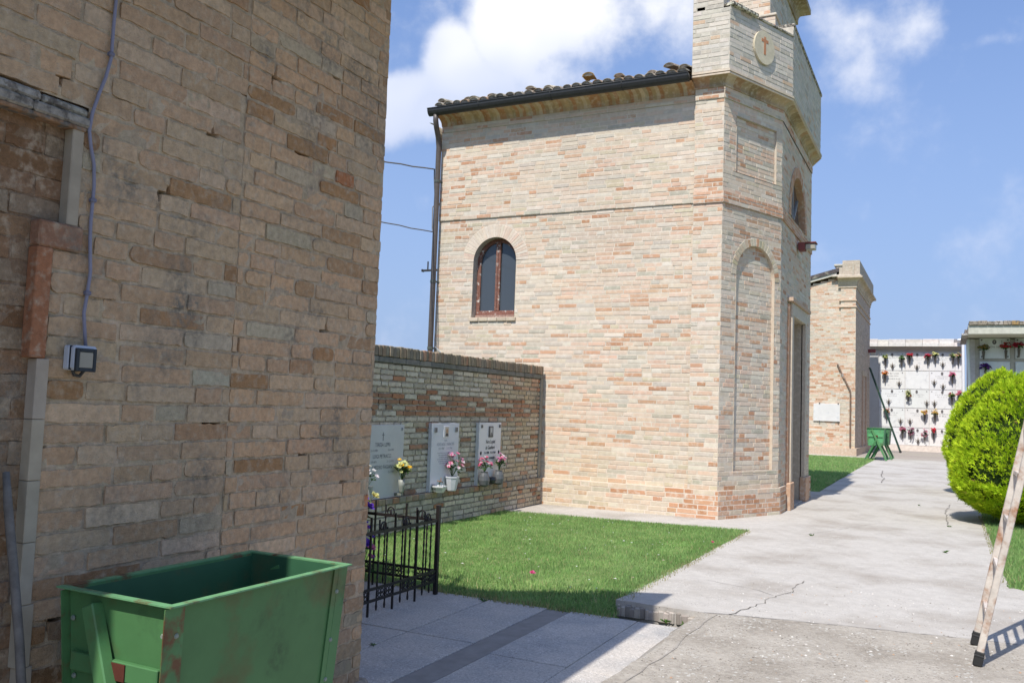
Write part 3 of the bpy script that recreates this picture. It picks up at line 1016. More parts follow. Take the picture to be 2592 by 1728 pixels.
def green_bin(loc, sc, label, group, seed=1, col=GRN):
    """sheet-metal bin on crossed legs; local x = width .50, y = length .86, z up from the feet"""
    r = random.Random(seed)
    t = thing('green_bin', label, 'bin', loc, group)
    L = lambda p: V(*loc) + V(*p) * sc
    W2, LL, ZR, ZB = .25, .86, .88, .40
    tw, bw = .222, .190      # half widths of the body at rim and floor
    ty0, ty1, by0, by1 = .028, LL - .028, .050, LL - .050
    T = [(-tw, ty0), (tw, ty0), (tw, ty1), (-tw, ty1)]
    B = [(-bw, by0), (bw, by0), (bw, by1), (-bw, by1)]
    mb = MB()
    th = .004
    for i in range(4):
        j = (i + 1) % 4
        a, b, c, d = (*T[i], ZR), (*T[j], ZR), (*B[j], ZB), (*B[i], ZB)
        mb.face([L(a), L(d), L(c), L(b)], jit(col, r, .04))
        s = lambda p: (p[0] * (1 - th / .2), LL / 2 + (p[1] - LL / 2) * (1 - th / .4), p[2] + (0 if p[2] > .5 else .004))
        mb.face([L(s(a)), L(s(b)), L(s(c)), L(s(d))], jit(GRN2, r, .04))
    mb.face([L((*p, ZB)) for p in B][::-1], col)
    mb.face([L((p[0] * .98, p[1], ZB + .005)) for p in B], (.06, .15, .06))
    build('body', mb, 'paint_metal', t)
    # rim of flat angle iron
    mb = MB()
    w = .028
    x0, x1, y0, y1 = -W2, W2, 0, LL
    for lo, hi in (((x0, y0), (x1, y0 + w)), ((x0, y1 - w), (x1, y1)), ((x0, y0 + w), (x0 + w, y1 - w)), ((x1 - w, y0 + w), (x1, y1 - w))):
        p, q = L((lo[0], lo[1], ZR)), L((hi[0], hi[1], ZR + .005))
        mb.box(p, q, jit((.13, .30, .14), r, .05))
    for e in (-1, 1):
        xa = e * (tw - .002)
        mb.box(L((min(xa, xa - e * .003), ty0, ZR - .03)), L((max(xa, xa - e * .003), ty1, ZR)), col)
    build('rim', mb, 'bin_edge', t)
    # corner flanges with bolts
    for sx in (-1, 1):
        for e, (yt, yb2) in enumerate(((ty0, by0), (ty1, by1))):
            sg = -1 if e == 0 else 1
            mb = MB()
            a, b = (sx * tw, yt, ZR - .005), (sx * bw, yb2, ZB)
            aa, bb = V(*a), V(*b)
            o = V(sx * .006, sg * .004, 0)
            mb.bar(L(aa + o * .8), L(bb + o * .8), .004 * sc, .05 * sc, jit(col, r, .06), (0, -sg, 0))
            mb.bar(L(aa + V(sx * .004, -sg * .022, 0)), L(bb + V(sx * .004, -sg * .022, 0)), .05 * sc, .004 * sc, jit(col, r, .06), (sx, 0, 0))
            fl = build('corner_flange', mb, 'bin_edge' if e == 0 else 'paint_metal', t)
            for f in (.18, .55, .85):
                p = aa * (1 - f) + bb * f
                q = L(p + V(sx * .006, -sg * .02, 0))
                mb = MB()
                mb.tube([q, q + V(sx * .005, 0, 0)], [.009 * sc, .006 * sc], 8, (.20, .24, .20))
                build('bolt', mb, 'dark_metal', fl)
                q = L(p + V(-sx * .02, sg * .005, 0))
                mb = MB()
                mb.tube([q, q + V(0, sg * .005, 0)], [.009 * sc, .006 * sc], 8, (.20, .24, .20))
                build('bolt', mb, 'dark_metal', fl)
    # bracket across each end
    for e in (0, 1):
        sg = -1 if e == 0 else 1
        f = .45
        yy = (ty0 if e == 0 else ty1) * (1 - f) + (by0 if e == 0 else by1) * f
        zz = ZR * (1 - f) + ZB * f
        hw = tw * (1 - f) + bw * f
        mb = MB()
        mb.box(L((-hw * .9, min(yy, yy + sg * .02), zz - .028)), L((hw * .92, max(yy, yy + sg * .02), zz + .028)), jit(col, r, .05), .003)
        br = build('bracket', mb, 'paint_metal', t)
        mb = MB()
        q0 = L((-hw * .12, yy + sg * .0215, zz - .026))
        mb.box((q0[0], min(q0[1], q0[1] + sg * .003), q0[2]), (q0[0] + .085 * sc, max(q0[1], q0[1] + sg * .003), q0[2] + .05 * sc), (.095, .032, .022))
        build('rust_patch', mb, 'matte', br)
        # crossed legs: one runs up to the rim, the other only to the crossing
        yl = (-.022 if e == 0 else LL + .022)
        yl2 = (-.024 if e == 0 else LL + .024) + sg * .028
        mb = MB()
        a, b = V(-.098, yl + (.036 if e == 0 else -.036), .845), V(.285, yl - sg * -.02, .0)
        mb.bar(L(a), L(b), .052 * sc, .042 * sc, (.085, .215, .082), (0, 1, 0), .004 * sc)
        build('leg', mb, 'paint_metal', t)
        mb = MB()
        a, b = V(.02, yl + sg * .0, .55), V(-.265, yl + sg * .02, .0)
        mb.bar(L(a + V(0, sg * .03, 0)), L(b + V(0, sg * .03, 0)), .045 * sc, .04 * sc, (.058, .18, .062), (0, 1, 0), .004 * sc)
        build('leg', mb, 'paint_metal', t)
    return t


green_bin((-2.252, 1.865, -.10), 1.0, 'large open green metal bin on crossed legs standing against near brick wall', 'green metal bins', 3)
green_bin((-2.16, 32.0, .005), 1.22, 'distant green metal bin beside the far chapel, the nearer of the two', 'green metal bins', 4, (.11, .33, .14))
green_bin((-2.05, 33.12, .007), 1.22, 'distant green metal bin tucked right behind another beside the far chapel', 'green metal bins', 5, (.075, .20, .09))

# ================================================================== CHAPEL
A3, A4 = V(-2.72, 11.65), V(-2.155, 12.92)
A5, A6 = V(-2.155, 16.0), V(-2.72, 17.27)
ch = thing('brick_chapel', 'tall sunlit cream brick chapel with chamfered corner and tiled roof', 'chapel', (-4.9, 14.4, 0))
dU = V(math.sin(math.radians(24)), math.cos(math.radians(24)), 0)
dN = V(math.cos(math.radians(24)), -math.sin(math.radians(24)), 0)
MORT = (.60, .515, .415)
CO, BL = .0622, .275
mb = MB()
YL = 11.700
WCX, WR, WZB, WZS = -6.205, .368, 2.725, 3.60


def wsolid(t):
    if WZB < t < WZS + WR + .06:
        h = arch_half(0, WR + .06, WZS, t) if t > WZS else WR
        return [(-7.23, WCX - h), (WCX + h, -3.12)]
    return [(-7.23, -3.12)]


mU = X1
mN = V(0, -1, 0)


def lower_col(s, t, r):
    c = cream(s, t, r)
    return c


def upper_col(s, t, r):
    if s > -4.6 and t < 5.1 and r.random() < .07:
        return redz(1)(s, t, r)
    return cream(s, t, r)


bricks(mb, (0, YL, 0), mU, mN, -7.23, -3.12, .375, 4.275, CO, BL, lower_col, MORT, seed=31, solid=wsolid)
bricks(mb, (0, YL - .018, 0), mU, mN, -7.23, -3.12, 4.275, 5.70, CO, BL, upper_col, MORT, seed=32)
mb.face([(-7.23, YL - .018, 4.275), (-3.12, YL - .018, 4.275), (-3.12, YL, 4.275), (-7.23, YL, 4.275)], (.40, .37, .22))
bricks(mb, (0, YL - .030, 0), mU, mN, -7.23, -3.12, 5.70, 5.80, .05, .40, cream, MORT, seed=33)
mb.face([(-7.23, YL - .03, 5.70), (-3.12, YL - .03, 5.70), (-3.12, YL - .018, 5.70), (-7.23, YL - .018, 5.70)], (.42, .38, .22))
# radiating arch bricks over the side window and its reveal
arch_ring(mb, (0, YL, 0), mU, mN, WCX, WZS, WR, WR + .205, 34, lambda s, t, r: jit(pick(r, [(5, (.615, .515, .41)), (3, (.63, .54, .44)), (3, (.60, .455, .35))]), r, .06), (.58, .495, .40), .002, back=.0045)
reveal(mb, (0, YL, 0), mU, mN, arch_outline(WCX - WR, WCX + WR, WZB, WZS), .009, -.24, (.38, .35, .30))
# pilaster at the corner
PY = 11.65
bricks(mb, (0, PY, 0), mU, mN, -3.12, -2.72, .375, 4.25, CO, BL, cream, MORT, seed=34)
bricks(mb, (0, PY, 0), mU, mN, -3.12, -2.72, 4.41, 5.70, CO, BL, lambda s, t, r: redz(.5)(s, t, r) if t < 4.7 else cream(s, t, r), MORT, seed=35)
bricks(mb, (0, PY - .014, 0), mU, mN, -3.12, -2.72, 5.70, 5.86, .055, BL, redz(.35), MORT, seed=37)
for za, zb in ((.375, 4.25), (4.25, 5.86)):
    mb.face([(-3.12, PY - .0, za), (-3.12, YL, za), (-3.12, YL, zb), (-3.12, PY - .0, zb)], (.55, .47, .37))
mb.face([(-3.12, PY - .014, 5.70), (-2.72, PY - .014, 5.70), (-2.72, PY, 5.70), (-3.12, PY, 5.70)], (.42, .38, .22))
# chamfered face: frame with a rectangular panel above and a round headed niche below
DO = (A3[0], A3[1], 0)
DL = 1.39
NS0, NS1, NZB, NZS = .325, 1.235, .60, 3.30
NC, NR = (NS0 + NS1) / 2, (NS1 - NS0) / 2


def dsolid(t):
    if NZB < t < NZS + NR + .05:
        h = arch_half(0, NR + .05, NZS, t) if t > NZS else NR
        return [(0, NC - h), (NC + h, DL)]
    return [(0, DL)]


bricks(mb, DO, dU, dN, 0, DL, .375, 4.25, CO, BL, cream, MORT, seed=41, solid=dsolid)
bricks(mb, V(*DO) - dN * .045, dU, dN, NS0 - .02, NS1 + .02, NZB - .03, NZS + NR + .06, CO, BL, lambda s, t, r: cream(s, t, r) if r.random() > .12 else redz(1)(s, t, r), MORT, seed=42,
       solid=lambda t: [(NC - max(arch_half(0, NR + .07, NZS, t), .06) - .005, NC + max(arch_half(0, NR + .07, NZS, t), .06) + .005)], proud=.003)
reveal(mb, DO, dU, dN, arch_outline(NS0, NS1, NZB, NZS, 24), .0062, -.045, (.55, .46, .36))
arch_ring(mb, DO, dU, dN, NC, NZS, NR, NR + .115, 24, redz(.25), MORT, .003, back=.004)
bricks(mb, DO, dU, dN, 0, DL, 4.41, 5.70, CO, BL, cream, MORT, seed=43, solid=lambda t: [(0, .28), (1.24, DL)] if 4.72 < t < 5.50 else [(0, DL)])
bricks(mb, V(*DO) - dN * .03, dU, dN, .28, 1.24, 4.71, 5.51, CO, BL, cream, MORT, seed=44, proud=.004)
reveal(mb, DO, dU, dN, [(.28, 4.723), (1.24, 4.723), (1.24, 5.51), (.28, 5.51)], .0055, -.03, (.52, .45, .36))
bricks(mb, V(*DO) + dN * .014, dU, dN, 0, DL + .003, 5.70, 5.86, .055, BL, redz(.3), MORT, seed=45)
mb.face([V(*DO) + dN * .014 + Z1 * 5.70, V(*DO) + dN * .014 + dU * DL + Z1 * 5.70, V(*DO) + dU * DL + Z1 * 5.70, V(*DO) + Z1 * 5.70], (.42, .38, .22))
# front with door opening and lunette
FX = -2.155
DY0, DY1, DZ = 13.86, 15.12, 2.92
LC, LR, LZ = 14.46, .76, 4.46


def fsolid(t):
    if t < DZ:
        return [(12.92, DY0), (DY1, 16.0)]
    if LZ < t < LZ + LR + .06:
        h = arch_half(0, LR + .06, LZ, t)
        return [(12.92, LC - h), (LC + h, 16.0)]
    return [(12.92, 16.0)]


bricks(mb, (FX, 0, 0), Y1, X1, 12.92, 16.0, .375, 4.25, CO, BL, cream, MORT, seed=51, solid=fsolid)
bricks(mb, (FX, 0, 0), Y1, X1, 12.92, 16.0, 4.41, 5.70, CO, BL, cream, MORT, seed=52, solid=fsolid)
bricks(mb, (FX + .014, 0, 0), Y1, X1, 12.92, 16.0, 5.70, 5.86, .055, BL, redz(.3), MORT, seed=53)
arch_ring(mb, (FX, 0, 0), Y1, X1, LC, LZ, LR, LR + .17, 26, redz(.9), MORT, .012, back=.006)
reveal(mb, (FX, 0, 0), Y1, X1, arch_outline(LC - LR, LC + LR, LZ, LZ, 24), .010, -.12, (.46, .28, .18))
reveal(mb, (FX, 0, 0), Y1, X1, [(DY0, 0), (DY1, 0), (DY1, DZ), (DY0, DZ)], .0, -.62, (.46, .39, .30))
# far chamfer, far side, rear
eU = V(-math.sin(math.radians(24)), math.cos(math.radians(24)), 0)
eN = V(math.cos(math.radians(24)), math.sin(math.radians(24)), 0)
bricks(mb, (A5[0], A5[1], 0), eU, eN, 0, DL, 0, 5.86, CO, BL, cream, MORT, seed=54)
bricks(mb, (0, 17.27, 0), V(-1, 0, 0), Y1, 2.72, 7.23, 0, 5.86, CO, BL, cream, MORT, seed=55)
bricks(mb, (-7.23, 0, 0), V(0, -1, 0), V(-1, 0, 0), -17.27, -11.7, 0, 5.86, CO, BL, cream, MORT, seed=56)
build('wall', mb, 'brick', ch)

# plinth of redder brick, a little proud
mb = MB()
PO = .035


def plinth_col(s, t, r):
    return redz(.85)(s, t, r) if s > -3.3 else (redz(.12)(s, t, r) if r.random() < .6 else jit((.565, .48, .36), r, .08))


bricks(mb, (0, PY - PO, 0), mU, mN, -7.23, -2.72 + PO * .65, -.02, .375, .066, BL, plinth_col, MORT, seed=61)
mb.face([(-7.23, PY - PO, .375), (-2.72, PY - PO, .375), (-2.72, YL, .375), (-7.23, YL, .375)], (.58, .49, .38))
bricks(mb, V(*DO) + dN * PO, dU, dN, -.023, DL + .008, -.02, .375, .066, BL, redz(.8), MORT, seed=62)
q = V(*DO)
mb.face([q + dN * PO - dU * .023 + Z1 * .375, q + dN * PO + dU * (DL + .01) + Z1 * .375, q + dU * DL + Z1 * .375, q + Z1 * .375], (.58, .47, .37))
for a, b in ((12.92, 13.40), (15.50, 16.0)):
    if a > 15:
        build('plinth', mb, 'brick', ch)
        mb = MB()
    bricks(mb, (FX + PO, 0, 0), Y1, X1, a, b, -.02, .375, .066, BL, redz(.8), MORT, seed=63)
    mb.face([(FX + PO, a, .375), (FX + PO, b, .375), (FX, b, .375), (FX, a, .375)], (.58, .47, .37))
build('plinth', mb, 'brick', ch)

# string course band of red brick on pilaster, chamfer and front
mb = MB()
bo = .022
bricks(mb, (0, PY - bo, 0), mU, mN, -3.12, -2.72 + bo * .65, 4.25, 4.41, .054, BL, redz(.85), MORT, seed=65)
bricks(mb, V(*DO) + dN * bo, dU, dN, -bo * .64, DL + .004, 4.25, 4.41, .054, BL, redz(.8), MORT, seed=66)
bricks(mb, (FX + bo, 0, 0), Y1, X1, 12.925, 16.0, 4.25, 4.41, .054, BL, redz(.85), MORT, seed=67)
plan = [(-3.12, PY), (A3[0], A3[1]), (A4[0], A4[1]), (A5[0], A5[1])]
sweep(mb, plan, [(0, 4.249), (bo, 4.249)], lambda r: (.46, .27, .17))
sweep(mb, plan, [(bo, 4.411), (0, 4.411)], lambda r: (.56, .40, .30))
build('string_course', mb, 'brick', ch)

# cornice of pilaster, chamfer and front: cavetto, then two fillets
mb = MB()
OCH = lambda r: jit(pick(r, [(5, (.44, .335, .215)), (3, (.42, .27, .16)), (2, (.33, .25, .15)), (2, (.50, .41, .30))]), r, .14)
plan_c = [(-3.14, PY), (A3[0], A3[1]), (A4[0], A4[1]), (A5[0], A5[1]), (A6[0], A6[1]), (-3.14, 17.27)]
cav = [(.014, 5.855), (.030, 5.855), (.032, 5.872), (.020, 5.874)] + [(.02 + .12 * (1 - math.cos(a)), 5.876 + .10 * math.sin(a)) for a in np.linspace(0, PI / 2, 7)]
sweep(mb, plan_c, cav, OCH, .16)
sweep(mb, plan_c, [(.14, 5.976), (.158, 5.978), (.158, 6.000), (.142, 6.002), (.142, 6.008), (.165, 6.010), (.165, 6.040), (.14, 6.042)], lambda r: jit((.60, .50, .38), r, .06), .3)
sweep(mb, plan_c, [(.165, 6.0401), (-.3, 6.0402)], lambda r: (.5, .43, .34))
build('cornice', mb, 'brick', ch)

# side cornice under the gutter: a cove of upright bricks
mb = MB()
side = [(-7.23, YL - .03), (-3.122, YL - .03)]
sweep(mb, side, [(0, 5.80), (.015, 5.80), (.017, 5.815)] + [(.02 + .17 * (1 - math.cos(a)), 5.816 + .10 * math.sin(a)) for a in np.linspace(0, PI / 2, 7)] + [(.22, 5.93)], lambda r: jit(pick(r, [(5, (.44, .33, .20)), (4, (.42, .235, .125)), (2, (.50, .41, .29))]), r, .14), .055)
left = [(-7.23, 17.27), (-7.23, YL - .03)]
sweep(mb, left, [(0, 5.40), (.05, 5.62)] + [(.05 + .20 * (1 - math.cos(a)), 5.64 + .26 * math.sin(a)) for a in np.linspace(0, PI / 2, 7)], lambda r: jit((.42, .36, .26), r, .1), .3)
build('eaves_cornice', mb, 'brick', ch)

# parapet
mb = MB()
pp_ = .14
plan_p = [(-3.14, PY), (A3[0], A3[1]), (A4[0], A4[1]), (A5[0], A5[1]), (A6[0], A6[1]), (-3.14, 17.27)]
pale = lambda s, t, r: jit(pick(r, [(6, (.56, .51, .43)), (4, (.60, .54, .46)), (2, (.50, .45, .37)), (1.3, (.55, .40, .28)), (1, (.43, .40, .34))]), r, .07)
PZ = 6.93
bricks(mb, (0, PY - pp_, 0), mU, mN, -3.14, -2.72 + pp_ * .65, 6.045, 7.40, CO, .27, pale, (.50, .46, .39), seed=71, solid=lambda t: [(-3.14, -2.629)] if t < PZ - .05 else [(-3.14, -2.72)])
bricks(mb, V(*DO) + dN * pp_, dU, dN, -pp_ * .65, DL + .030, 6.045, PZ, CO, .27, pale, (.50, .46, .39), seed=72)
bricks(mb, (FX + pp_, 0, 0), Y1, X1, 12.89, 16.03, 6.045, PZ + .17, CO, .27, pale, (.50, .46, .39), seed=73)
bricks(mb, V(A5[0], A5[1], 0) + eN * pp_, eU, eN, -.03, DL + .09, 6.045, PZ + .05, CO, .27, pale, (.50, .46, .39), seed=74)
# inner side and top
sweep(mb, plan_p, [(pp_, PZ), (-.22, PZ + .001), (-.22, 6.0)], lambda r: jit((.48, .43, .36), r, .05), .4)
sweep(mb, plan_p[2:4], [(pp_, PZ + .17), (-.22, PZ + .171), (-.22, PZ)], lambda r: jit((.48, .43, .36), r, .05), .4)
mb.face([(FX + pp_, 12.89, PZ), (FX - .22, 12.89, PZ), (FX - .22, 12.89, PZ + .171), (FX + pp_, 12.89, PZ + .17)], (.5, .45, .37))
mb.face([(-3.14, PY - pp_, 6.03), (-3.14, PY + .22, 6.03), (-3.14, PY + .22, 7.4), (-3.14, PY - pp_, 7.4)], (.52, .47, .39))
mb.face([(-2.72, PY - pp_, PZ), (-2.72, PY + .22, PZ), (-2.72, PY + .22, 7.4), (-2.72, PY - pp_, 7.4)], (.52, .47, .39))
mb.face([(-3.14, PY - pp_, 7.4), (-2.72, PY - pp_, 7.4), (-2.72, PY + .22, 7.4), (-3.14, PY + .22, 7.4)], (.52, .47, .39))
build('parapet', mb, 'brick', ch)
mb = MB()
mb.box((-.09, -.06, 0), (.50, .17, .05), (.56, .53, .42), .008, V(*DO) + dN * (pp_ - .12) + Z1 * (PZ + .001), (dU, dN, Z1))
mb.box((.52, -.05, 0), (1.42, .14, .035), (.45, .41, .33), .008, V(*DO) + dN * (pp_ - .12) + Z1 * (PZ + .001), (dU, dN, Z1))
mb.box((FX - .22, 12.9, PZ + .172), (FX + pp_ + .02, 16.05, PZ + .225), (.44, .40, .33), .008)
build('coping', mb, 'lichen_stone', ch)
# wavy lead flashing behind the coping
mb = MB()
for k in range(14):
    u0, u1 = .02 + k * .06, .02 + (k + 1) * .06
    hh = lambda u: PZ + .06 + .10 * max(0, 1 - u / .86) + .018 * math.sin(u * 11)
    b = V(*DO) + dN * (pp_ - .16)
    mb.face([b + dU * u0 + Z1 * (PZ), b + dU * u1 + Z1 * (PZ), b + dU * u1 + Z1 * hh(u1), b + dU * u0 + Z1 * hh(u0)], (.36, .36, .40))
    mb.face([b + dU * u0 + Z1 * hh(u0), b + dU * u1 + Z1 * hh(u1), b + dU * u1 + Z1 * (hh(u1) - .01) - dN * .25, b + dU * u0 + Z1 * (hh(u0) - .01) - dN * .25], (.16, .16, .17))
build('flashing', mb, 'plaster', ch)

# bell gable rising behind the parapet
mb = MB()
TX = -2.41
bricks(mb, (0, 13.2, 0), mU, mN, -3.56, TX, 6.2, 12.0, .062, .27, lambda s, t, r: redz(.12)(s, t, r), MORT, seed=75)
bricks(mb, (TX, 0, 0), Y1, X1, 13.2, 15.72, 6.2, 12.0, .062, .27, pale, (.48, .44, .38), seed=76)
mb.box((-3.555, 13.21, 6.0), (TX - .004, 15.715, 12.0), (.5, .45, .38))
bricks(mb, (0, 13.14, 0), mU, mN, -3.56, -2.318, 6.2, 7.42, .062, .27, lambda s, t, r: redz(.15)(s, t, r), MORT, seed=77)
mb.box((-3.555, 13.145, 6.2), (-2.322, 15.77, 7.425), (.52, .47, .39))
mb.box((-3.56, 13.12, 7.426), (-2.30, 15.80, 7.47), (.57, .50, .40), .01)
build('bell_gable', mb, 'brick', ch)
mb = MB()
tp = [(-3.56, 13.2), (TX, 13.2), (TX, 15.72), (-3.56, 15.72)]
sweep(mb, tp, [(0, 8.38), (.03, 8.38), (.03, 8.44)] + [(.03 + .16 * (1 - math.cos(a)), 8.45 + .15 * math.sin(a)) for a in np.linspace(0, PI / 2, 6)] + [(.22, 8.61), (.22, 8.70), (.0, 8.72)], OCH, .2)
build('cornice', mb, 'brick', ch)

# medallion with red cross
mb = MB()
disc(mb, V(*DO) + dN * (pp_ + .004), dU, Z1, dN, .668, 6.545, .237, .237, .030, (.56, .50, .37), 40)
md = build('medallion', mb, 'plaster', ch)
mb = MB()
q = V(*DO) + dN * (pp_ + .034)
for a in ((.645, .693, 6.445, 6.70), (.588, .645, 6.62, 6.664), (.693, .748, 6.62, 6.664)):
    mb.box((a[0], 0, a[2]), (a[1], .003, a[3]), (.47, .22, .12), 0, q, (dU, dN, Z1))
build('cross', mb, 'matte', md)

# tiled roof with barrel tiles, some lifted
mb = MB()
r = random.Random(9)
slope = math.radians(16.5)
sU, sN = V(0, math.cos(slope), math.sin(slope)), V(0, -math.sin(slope), math.cos(slope))
ridge_y = 14.46
RO = V(0, 11.43, 6.02)


def barrel(mb, x, s0, L, w0, w1, h, base, col, tilt=0., yaw=0.):
    n = 6
    vs = []
    c_, s_ = math.cos(yaw), math.sin(yaw)
    for (s, w, dz) in ((0, w0, tilt), (L, w1, 0)):
        for rr_ in (1.0, .86):
            for k in range(n + 1):
                a = PI * k / n
                lx, ls = -w * rr_ * math.cos(a), s
                vs.append(RO + V(1, 0, 0) * (x + lx * c_ - ls * s_) + sU * (s0 + ls * c_ + lx * s_) + sN * (base + h * rr_ * math.sin(a) * (w / w0) + dz))
    m = n + 1
    fs = []
    for k in range(n):
        fs += [(k, k + 1, 2 * m + k + 1, 2 * m + k), (m + k + 1, m + k, 3 * m + k, 3 * m + k + 1), (k + 1, k, m + k, m + k + 1), (2 * m + k, 2 * m + k + 1, 3 * m + k + 1, 3 * m + k)]
    fs += [(0, 2 * m, 3 * m, m), (n, m + n, 3 * m + n, 2 * m + n)]
    mb.add(vs, fs, col)
    if s0 < .12:
        q = [vs[m + k] + sU * .012 for k in range(m)]
        mb.face(q, (.45, .38, .30))


tcol = lambda: jit(pick(r, [(5, (.46, .405, .32)), (3, (.50, .43, .35)), (2, (.45, .31, .20)), (1, (.48, .34, .15)), (2, (.36, .33, .27))]), r, .15)
mb.face([(-7.22, *RO[1:]), (-3.13, *RO[1:]), (-3.13, *(RO + sU * 3.2)[1:]), (-7.22, *(RO + sU * 3.2)[1:])], (.16, .13, .1))
mb.face([(-7.22, 17.6, 5.985), (-7.22, *(RO + sU * 3.2)[1:]), (-3.13, *(RO + sU * 3.2)[1:]), (-3.13, 17.6, 5.985)], (.2, .14, .1))
x = -7.12
i = 0
while x < -3.18:
    mb.add([RO + V(x - .07, 0, 0) + sN * .02, RO + V(x + .07, 0, 0) + sN * .02, RO + V(x + .045, 0, 0) + sN * .075, RO + V(x - .045, 0, 0) + sN * .075], [(0, 1, 2, 3)], (.42, .36, .29))
    for k in range(8):
        lift = .02 if k == 0 else 0
        barrel(mb, x + r.uniform(-.012, .012), -.06 + k * .40, .46, .074, .062, .046, .024 + k * .0, tcol(), lift * .5 + r.uniform(0, .014), r.uniform(-.06, .06))
    if r.random() < .55:
        barrel(mb, x + r.uniform(-.03, .03), r.uniform(-.02, .08), .40, .078, .066, .042, .062, tcol(), r.uniform(.01, .05), r.uniform(-.18, .18))
    x += .155
    i += 1
barrel(mb, -4.62, -.02, .42, .09, .08, .055, .10, (.45, .28, .09), .06, .2)
barrel(mb, -3.45, .05, .40, .09, .08, .05, .09, (.30, .25, .2), .05, -.25)
build('roof', mb, 'tile', ch)

# gutter and downpipe
mb = MB()
gx0, gx1, gy, gz = -7.31, -3.15, 11.40, 6.005
n = 9
for dr, flip in ((.075, 0), (.068, 1)):
    ring = [(gy + dr * math.cos(a), gz + dr * 1.45 * math.sin(a)) for a in np.linspace(PI, 2 * PI, n)]
    for a, b in zip(ring, ring[1:]):
        mb.face([(gx0, *a), (gx1, *a), (gx1, *b), (gx0, *b)], (.035, .036, .038))
mb.tube([(gx0, gy - .074, gz), (gx1, gy - .074, gz)], .010, 8, (.045, .046, .048))
for xx in (gx0, gx1 - .004):
    mb.prism([(0.075 * math.cos(a), .075 * 1.45 * math.sin(a)) for a in np.linspace(PI, 2 * PI, n)], Y1, Z1, X1, (xx, gy, gz), .004, (.035, .036, .038))
for xx in (-6.4, -5.2, -4.1):
    mb.tube([(xx, gy - .076 * math.cos(a) * -1, gz + .076 * 1.45 * math.sin(a)) for a in np.linspace(PI, 2 * PI, n)], .006, 6, (.03, .03, .032))
build('gutter', mb, 'dark_metal', ch, True)
mb = MB()
px_, py_ = -7.235, 11.60
mb.tube([(-7.19, 11.40, 5.93), (-7.19, 11.40, 5.82), (-7.20, 11.45, 5.72), (-7.235, 11.57, 5.60), (px_, py_, 5.45), (px_, py_, 3.0), (px_, py_, .02)], .042, 12, (.105, .088, .078))
dp = build('downpipe', mb, 'dark_metal', ch, True)
for z in (4.9, 3.3, 2.25):
    mb = MB()
    mb.tube([(px_, py_, z - .02), (px_, py_, z + .02)], .049, 12, (.09, .10, .085))
    mb.bar((px_, py_ + .03, z), (px_ + .05, 11.70, z), .02, .02, (.09, .10, .085))
    build('bracket', mb, 'dark_metal', dp)
mb = MB()
mb.tube([(-7.17, 11.64, 2.27), (-6.93, 11.66, 2.06), (-6.80, 11.67, 1.95)], .012, 8, (.33, .34, .34))
build('stay_rod', mb, 'dark_metal', dp)

# side window: arched wooden frame with two dark panes
fy = YL + .125
mb = MB()
WB = (.20, .095, .070)
c0 = WCX
R1_ = WR
def frame_arch(mb, r_out, w, d, z0, zs, col):
    a = np.linspace(0, PI, 22)
    for p, q in zip(a, a[1:]):
        mb.add([(c0 + rr * math.cos(t), y, zs + rr * math.sin(t)) for y in (fy, fy + d) for rr, t in ((r_out, p), (r_out, q), (r_out - w, q), (r_out - w, p))], [(0, 1, 2, 3), (7, 6, 5, 4), (3, 2, 6, 7)], col)
    for sx in (-1, 1):
        xa, xb = sorted((c0 + sx * r_out, c0 + sx * (r_out - w)))
        mb.box((xa, fy, z0), (xb, fy + d, zs), col)


frame_arch(mb, R1_ - .002, .062, .05, WZB + .02, WZS, WB)
mb.box((c0 - .040, fy - .012, WZB + .12), (c0 - .002, fy + .04, WZS + R1_ - .055), WB, .004)
mb.box((c0 + .002, fy - .012, WZB + .12), (c0 + .040, fy + .04, WZS + R1_ - .055), WB, .004)
mb.box((c0 - R1_ + .064, fy - .006, WZB + .05), (c0 + R1_ - .064, fy + .04, WZB + .12), (.22, .10, .075), .004)
mb.box((c0 - R1_ + .004, fy - .03, WZB + .004), (c0 + R1_ - .004, fy + .03, WZB + .05), (.30, .20, .16), .004)
wd = build('window', mb, 'wood', ch)
for sx in (-1, 1):
    mb = MB()
    xs = [c0 + sx * .041, c0 + sx * (R1_ - .064)]
    pl = [(xs[0], WZB + .121), (xs[1], WZB + .121), (xs[1], WZS)] + [(c0 + sx * (R1_ - .064) * math.cos(a), WZS + (R1_ - .064) * math.sin(a)) for a in np.linspace(0.05, PI / 2 - .14, 10)]
    mb.prism(pl if sx > 0 else pl[::-1], X1, Z1, Y1, (0, fy + .022, 0), .006)
    build('pane', mb, 'glass', wd)
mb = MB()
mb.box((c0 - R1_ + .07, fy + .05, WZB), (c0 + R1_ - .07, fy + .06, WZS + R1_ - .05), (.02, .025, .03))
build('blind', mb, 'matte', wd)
mb = MB()
for k in range(5):
    xa = c0 - R1_ - .03 + k * .16
    mb.box((xa, YL - .028 + R0.uniform(-.005, .005), WZB - .055), (xa + .155, YL + .10, WZB + .002), jit((.50, .42, .32), R0, .12), .006)
build('window_sill', mb, 'brick', ch)

